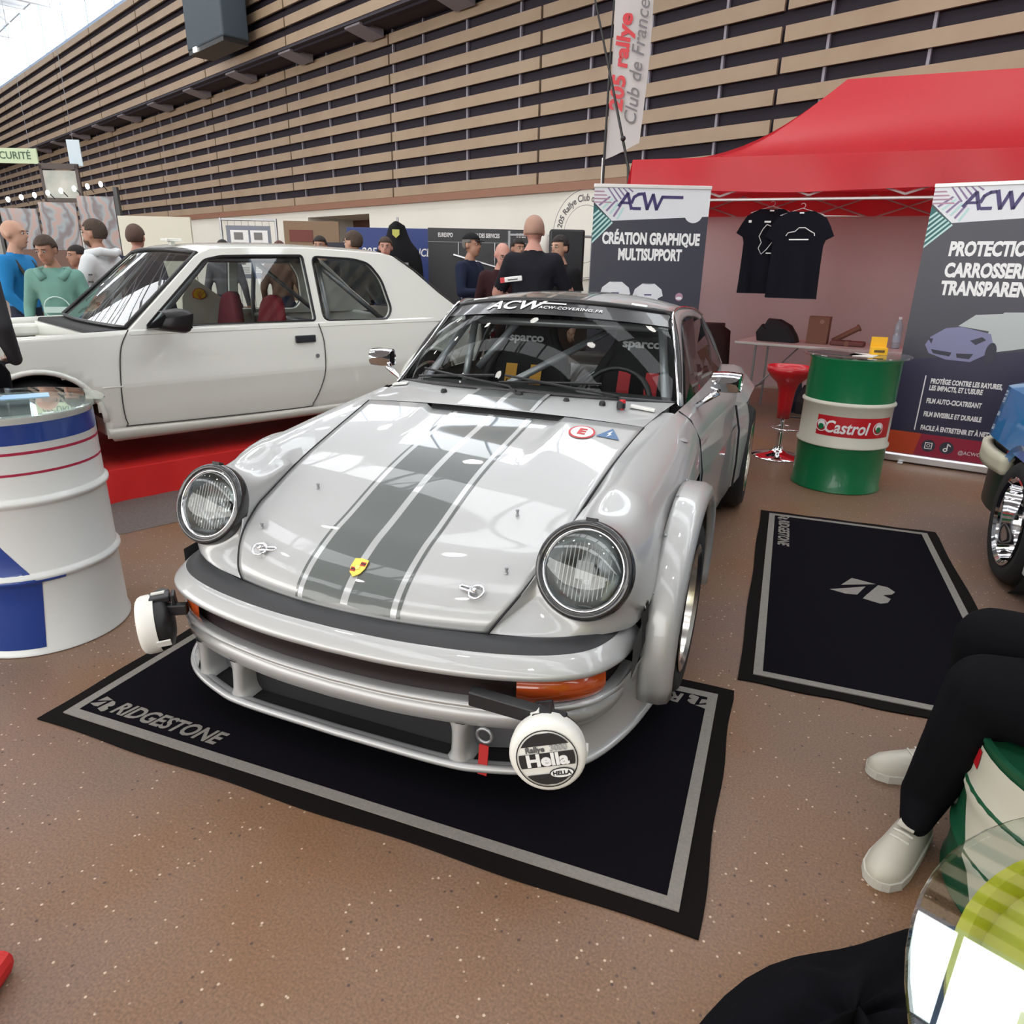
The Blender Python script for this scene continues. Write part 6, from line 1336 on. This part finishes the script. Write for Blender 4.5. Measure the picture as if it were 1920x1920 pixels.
# seated person at the right edge
sit = dict(pelvis=(0, .04, .555), spine=(0, .06, .73), chest=(0, .04, .93), neckb=(0, .02, 1.065), neck=(0, .0, 1.14), shl=(.165, .04, 1.025), shr=(-.165, .04, 1.025), ell=(.24, .03, .77), elr=(-.24, .03, .77), wrl=(.16, -.10, .77), wrr=(-.16, -.10, .77), hal=(.13, -.16, .765), har=(-.13, -.16, .765),
           hil=(.09, .0, .535), hir=(-.10, .0, .535), knl=(-.02, -.37, .51), knr=(-.26, -.31, .53), anl=(-.08, -.42, .145), anr=(-.40, -.28, .14), tol=(-.03, -.44, .10), tor=(-.42, -.33, .09))
t, o, hp, k = person('person in black trousers and white sneakers sitting on the low drum', (1.985, .30), radians(-90), 1.76, C('black_jumper', (.012, .012, .016)), M_bpant, skin=0, hair=M_hdk, pose=sit, vox=.011, widen=1.1, legw=1.42, shoe_mat=M_bpant)
M_snk = mat('white_sneaker_leather', (.50, .47, .40), .5); M_sole = mat('pale_rubber_sole', (.55, .53, .47), .6)
def sneaker(p, rz):
    e = empty('sneaker', p, rz, t)
    secs = [(-.075, .028, .075), (-.06, .036, .09), (0, .041, .085), (.06, .045, .068), (.12, .048, .056), (.165, .044, .046), (.195, .028, .034), (.205, .012, .020), (.208, .001, .002)]
    rows = [[Vector((w*cos(a), -y, .022+hh*sin(a)*.92)) for a in [pi*q/12 for q in range(13)]] for y, w, hh in secs]
    obj('upper', grid(rows), M_snk, e, smooth=True)
    P = [(w+.004, -y) for y, w, hh in secs]; P = P+[(-x, y) for x, y in P[::-1]]; obj('sole', prism(P, 0, .026), M_sole, e, bevel=.005)
    for q in range(4): y = .02+.022*q; hh = .080-.006*q; obj('lace', tube([(-.022, -y, .022+hh*.86), (0, -y-.006, .022+hh*.965), (.022, -y, .022+hh*.86)], .0035, 5), M_sole, e)
    obj('tongue', grid([[Vector((x, -y, z)) for x in (-.02, 0, .02)] for y, z in ((-.03, .115), (.02, .106), (.06, .095))]), M_snk, e, solid=.004)
# feet in the person's own frame (scaled joints)
al, ar_ = Vector(sit['anl'])*k, Vector(sit['anr'])*k
sneaker((al.x+.035, al.y-.02, .0), radians(62)); sneaker((ar_.x+.01, ar_.y-.04, .0), radians(20))
# ================================================================ stands and boards in the background
BE = Vector((.94, .34, 0)).normalized(); BA = atan2(BE.y, BE.x)
def board(name, label, cat, p, w, z0, z1, m_, th=.04, rz=None, legs=True):
    t = thing(name, label, cat, (p[0], p[1], 0), BA if rz is None else rz)
    obj('panel', bx(0, w, 0, th, z0, z1), m_, t, bevel=.004)
    if legs:
        for x in (.03, w-.03): obj('post', tube([(x, th+.02, 0), (x, th+.02, z1)], .018, 6), M_steel, t); obj('post_foot', bx(x-.03, x+.03, -.10, .22, 0, .02), M_steel, t)
    return t
# cream partitions
M_part = mat('cream_partition', '#DAD8C8', .6)
board('partition_panel', 'plain cream partition panel beside the printed forest backdrop', 'partition', (-8.15, 6.68), 1.05, .02, 2.02, M_part, legs=True)
# wire fence panel with press cuttings
t = thing('mesh_panel', 'grey wire display panel with press cuttings behind the white car', 'display panel', (-6.75, 7.19, 0), BA)
for x in (0, .8): obj('frame_post', tube([(x, 0, 0), (x, 0, 2.02)], .02, 6), M_steel, t)
for z in (.1, 2.0): obj('frame_rail', tube([(0, 0, z), (.8, 0, z)], .016, 6), M_steel, t)
for i in range(7): obj('mesh_wire', tube([(.1+.1*i, 0, .1), (.1+.1*i, 0, 2.0)], .003, 4), M_steel, t)
for x in (0, .8): obj('frame_foot', bx(x-.03, x+.03, -.2, .2, 0, .02), M_steel, t)
obj('sheet', bx(.08, .72, -.03, -.015, 1.2, 1.92), mat('grey_blue_sheet', (.20, .22, .27), .6), t)
for i, (x, z, w, h) in enumerate(((.14, 1.60, .26, .26), (.43, 1.60, .25, .26), (.14, 1.26, .26, .3), (.43, 1.28, .25, .28))):
    c = obj('press_cutting', bx(x, x+w, -.036, -.031, z, z+h), M_ink, t); obj('cutting_photo', bx(x+.05, x+w-.08, -.039, -.036, z+.13, z+h-.03), mat('cutting_grey', (.18, .18, .18), .6), c)
    for q in range(3): obj('cutting_text', bx(x+.03, x+w-.03, -.039, -.036, z+.02+.03*q, z+.035+.03*q), mat('cutting_pale', (.45, .45, .45), .6), c)
# brown board and blue banners
t = board('notice_board', 'brown cork board with a dark red heading behind the white car', 'board', (-5.90, 7.50), .80, .9, 2.0, mat('brown_cork', (.28, .19, .12), .8, noise=(30, (.24, .16, .10), .3)))
obj('heading', bx(.08, .42, -.006, 0, 1.72, 1.88), mat('heading_red', (.16, .035, .025), .6), t); obj('dark_poster', bx(.60, .92, -.006, 0, 1.2, 1.72), mat('poster_black', (.012, .01, .03), .5), t)
for nm, p, w, lb, txt in (('blue_banner', (-5.05, 7.82), .62, 'blue banner with white letters in front of the door recess', '205'), ('blue_banner', (-4.42, 8.05), .62, 'blue banner nearer the hanging black jacket', 'FRANCE')):
    t = board(nm, lb, 'banner', p, w, .3, 1.93, mat('blue_banner_cloth', (.020, .045, .20), .5))
    btext('banner_lettering', txt, .15, w/2, 1.60, t, d=.006, bold=.003, shear=.2, sx=.8 if txt != '205' else 1.)
# hanging black jacket on a stand
t = thing('hanging_jacket', 'black hooded jacket with a yellow crest hanging on a rail', 'jacket', (-3.72, 6.95, 0), BA)
obj('jacket_body', grid(loft([[(-.10, 0, 1.90), (0, -.07, 1.95), (.10, 0, 1.90)], [(-.17, 0, 1.72), (0, -.10, 1.72), (.17, 0, 1.72)], [(-.29, 0, 1.55), (0, -.12, 1.52), (.29, 0, 1.55)], [(-.33, 0, 1.2), (0, -.12, 1.2), (.33, 0, 1.2)], [(-.30, 0, .95), (0, -.10, .95), (.30, 0, .95)]], 4, 4)), C('black_jacket_cloth', (.010, .010, .012)), t, smooth=True, solid=.03)
obj('crest', prism([(-.045, .05), (.045, .05), (.045, -.01), (0, -.05), (-.045, -.01)], -.13, -.12, 'y'), mat('crest_yellow', (.50, .50, .10), .5), t, loc=(0, .03, 1.80)); obj('chest_logo', bx(-.16, -.08, -.115, -.105, 1.43, 1.47), M_ink, t); obj('chest_logo', bx(.08, .15, -.115, -.105, 1.43, 1.46), mat('logo_grey', (.3, .3, .3), .5), t)
obj('rail_post', tube([(0, .05, 0), (0, .05, 2.0)], .015, 6), M_steel, t); obj('rail_base', bx(-.25, .25, -.2, .3, 0, .02), M_steel, t)
# dark information board
M_info = mat('charcoal_board', (.040, .041, .046), .5)
t = board('information_board', 'large charcoal information board with white headings on the far stand', 'board', (-3.70, 7.75), 1.6, .3, 1.92, M_info, rz=atan2(.39, .92))
for s_, x, z in (('EUREXPO', .24, 1.83), ('PLAN DES SERVICES', .78, 1.83), ('INFOS', 1.28, 1.84)): btext('board_lettering', s_, .075, x, z, t, d=.004, bold=.002, sx=.62)
obj('heading_strip', bx(0, 1.55, -.006, -.002, 1.74, 1.745), M_steel, t); obj('slanted_shelf', tube([(.35, -.05, 1.58), (.98, -.05, 1.42)], .016, 6), M_alu, t)
for x in (.42, .92): obj('shelf_wire', tube([(x, -.04, 1.74), (x, -.05, 1.57 if x < .5 else 1.44)], .003, 4), M_alu, t)
# white cap display + rail
t = thing('rail_stand', 'thin grey metal rail stand behind the men at the silver car', 'rail', (-2.5, 7.75, 0), atan2(.39, .92)); obj('rail_bar', tube([(0, 0, 1.83), (1.1, 0, 1.83)], .016, 6), M_steel, t)
for x in (0, 1.1): obj('rail_post', tube([(x, 0, 0), (x, 0, 1.88)], .018, 6), M_steel, t); obj('rail_foot', bx(x-.03, x+.03, -.2, .2, 0, .02), M_steel, t)
t = thing('hanging_cloth', 'white cloth hanging from the rail beside the navy cap man', 'cloth', (-2.12, 7.86, 0), atan2(.39, .92))
obj('cloth_fold', grid([[Vector((x, -.04-.02*sin(40*x), 1.84-.5*q-.06*abs(x)*q*4)) for x in (-.12, -.06, 0, .06, .12)] for q in (0, .3, .6, 1)]), M_wallw, t, smooth=True, solid=.01)
# round club sign on the wall and black speaker, bottles on a table
wp = wpt(-7.55, -.03, 2.05)
t = thing('club_sign', 'large round white club sign with grey lettering on the wall', 'sign', wp, WA)
obj('disc', lathe([(0, 0), (.80, 0), (.82, .01), (.82, .03), (0, .03)], 48, M=Matrix.Rotation(pi/2, 4, 'X')), M_wallw, t)
obj('ring_line', lathe([(.80, .031), (.785, .031)], 48, M=Matrix.Rotation(pi/2, 4, 'X')), mat('sign_grey', (.22, .21, .22), .6), t); obj('ring_line', lathe([(.52, .031), (.51, .031)], 48, M=Matrix.Rotation(pi/2, 4, 'X')), MATS['sign_grey'], t)
def arcw(R0, a_mid): return lambda x, y, z: Vector(((R0+y)*sin(a_mid+x/R0), -.033, (R0+y)*cos(a_mid+x/R0)))
text('sign_lettering', '205 Rallye Club de France', .17, MATS['sign_grey'], t, warp=arcw(.64, -.1), bold=.004, sx=.9)
t = thing('pa_speaker', 'black loudspeaker on a stand beside the dark banner', 'speaker', (-1.35, 6.55, 0), .35)
obj('cabinet', bx(-.19, .19, -.16, .16, 1.25, 1.83), M_black, t, bevel=.02); obj('grille', bx(-.165, .165, -.172, -.16, 1.28, 1.80), mat('grille_dark', (.02, .022, .026), .7), t); obj('stand_pole', tube([(0, 0, .1), (0, 0, 1.25)], .018, 8), M_black, t)
for a in (0, 120, 240): obj('stand_leg', tube([(0, 0, .5), (.4*cos(radians(a)), .4*sin(radians(a)), .012)], .011, 6), M_black, t)
t = thing('bar_table', 'high dark counter with bottles behind the silver car', 'counter', (-1.25, 5.85, 0), .35); obj('counter_top', bx(-.05, .85, -.2, .2, 1.02, 1.05), M_trim, t); obj('counter_body', bx(0, .8, -.15, .15, 0.005, 1.02), M_black, t)
for i, (x, lb) in enumerate(((.10, 'clear bottle at the counter end nearest the black T-shirt'), (.26, 'clear bottle with a pale label in the middle of the counter'), (.40, 'clear bottle on the counter next to the dark banner'))):
    bottle(-1.25+x*cos(.35), 5.85+x*sin(.35), 1.051, 0, lb, .27, (.40, .42, .45), 'bottles on the counter')
# printed forest backdrop at the far left, picture frame, lamps, signs
FA = atan2(.40, 1.0)
t = thing('printed_backdrop', 'tall grey and pink printed backdrop on the far stand', 'backdrop', (-10.85, 6.85, 0), FA)
m = bpy.data.materials.new('forest_print'); m.use_nodes = True; nt = m.node_tree; tc = nt.nodes.new('ShaderNodeTexCoord'); wv = nt.nodes.new('ShaderNodeTexWave'); wv.inputs['Scale'].default_value = 1.6; wv.inputs['Distortion'].default_value = 14; wv.inputs['Detail'].default_value = 3
rp = nt.nodes.new('ShaderNodeValToRGB'); el = rp.color_ramp.elements; el[0].color = (*srgb('#7A7073'), 1); el[1].color = (*srgb('#B0958E'), 1); e2 = el.new(.5); e2.color = (*srgb('#94A0A8'), 1)
nt.links.new(tc.outputs['Object'], wv.inputs['Vector']); nt.links.new(wv.outputs[0], rp.inputs[0]); nt.links.new(rp.outputs[0], nt.nodes['Principled BSDF'].inputs['Base Color'])
for i in range(3): obj('print_panel', bx(.02+.62*i, .60+.62*i, 0, .03, .02, 2.16+.10*i), m, t)
obj('edge_post', bx(1.86, 1.92, -.02, .05, 0, 2.50), M_trim, t); obj('edge_post', bx(-.05, .0, -.02, .05, 0, 2.2), M_trim, t); obj('base_counter', bx(.3, 1.8, -.3, -.05, .01, 1.55), mat('brown_counter', (.14, .07, .05), .6), t)
for i in range(9):
    x = .08+.21*i; z = 2.2+.035*i
    a = obj('spot_arm', tube([(x, .0, z-.03), (x, -.14, z+.05)], .008, 5), M_trim, t); b_ = BM(); ball(b_, (x, -.16, z+.04), (.03, .03, .042), 8, 6); obj('spot_bulb', b_, mat('spot_glow', (1, .95, .85), .4, emit=8.), a)
t = thing('picture_frame', 'dark-framed pale picture raised on posts above the printed backdrop', 'picture', (-10.30, 7.30, 0), FA)
obj('picture', bx(0, .52, 0, .02, 2.34, 2.74), mat('pale_grey_green_print', (.36, .39, .36), .6, noise=(5, (.55, .55, .50), .2)), t); 
for b_ in (bx(-.04, 0, -.01, .03, 2.28, 2.82), bx(.52, .57, -.01, .03, 2.28, 2.82), bx(-.04, .57, -.01, .03, 2.76, 2.84), bx(-.04, .57, -.01, .03, 2.28, 2.34)): obj('frame_bar', b_, mat('dark_brown_frame', (.06, .04, .035), .5), t)
for x in (-.02, .545): obj('frame_post', bx(x-.02, x+.02, .03, .06, 0, 2.3), M_trim, t)
t = thing('hanging_sign', 'pale green safety sign hanging at the far end of the hall', 'sign', (-11.3, 7.1, 2.85), FA); obj('sign_face', bx(0, .85, 0, .03, .0, .22), mat('pale_green_sign', (.55, .68, .45), .5), t); text('sign_lettering', 'SÉCURITÉ', .15, mat('dark_green_ink', (.04, .10, .05), .5), t, frame((.43, -.003, .11), (1, 0, 0), (0, 0, 1)), bold=.002)
for x in (.1, .75): obj('hanger_wire', tube([(x, .015, .22), (x, .015, 9.2)], .004, 4), M_steel, t)
t = thing('white_panel', 'small pale blue-white panel hanging in front of the wood slats', 'panel', (-9.98, 7.55, 2.82), FA); obj('panel_face', bx(0, .20, 0, .02, 0, .38), mat('pale_blue_white', (.62, .74, .82), .5), t); obj('hanger_wire', tube([(.1, .01, .38), (.1, .01, 9.2)], .004, 4), M_steel, t)
# big speaker hung high on the wall
t = thing('wall_speaker', 'dark blue-grey loudspeaker box hanging high on the slatted wall', 'speaker', wpt(-19.3, -1.45, 6.72), WA)
obj('cabinet', bx(-1.12, 1.12, -.35, .35, .10, 2.6), mat('blue_grey_cabinet', (.045, .065, .085), .6), t, bevel=.04); obj('speaker_base', bx(-1.08, 1.08, -.33, .33, 0, .10), M_trim, t); obj('status_lamp', bx(-.72, -.52, -.37, -.34, .02, .12), mat('small_lamp', (1, .98, .95), .4, emit=4), t); obj('wall_bracket', bx(-.2, .2, .35, .60, .8, 1.6), M_trim, t)
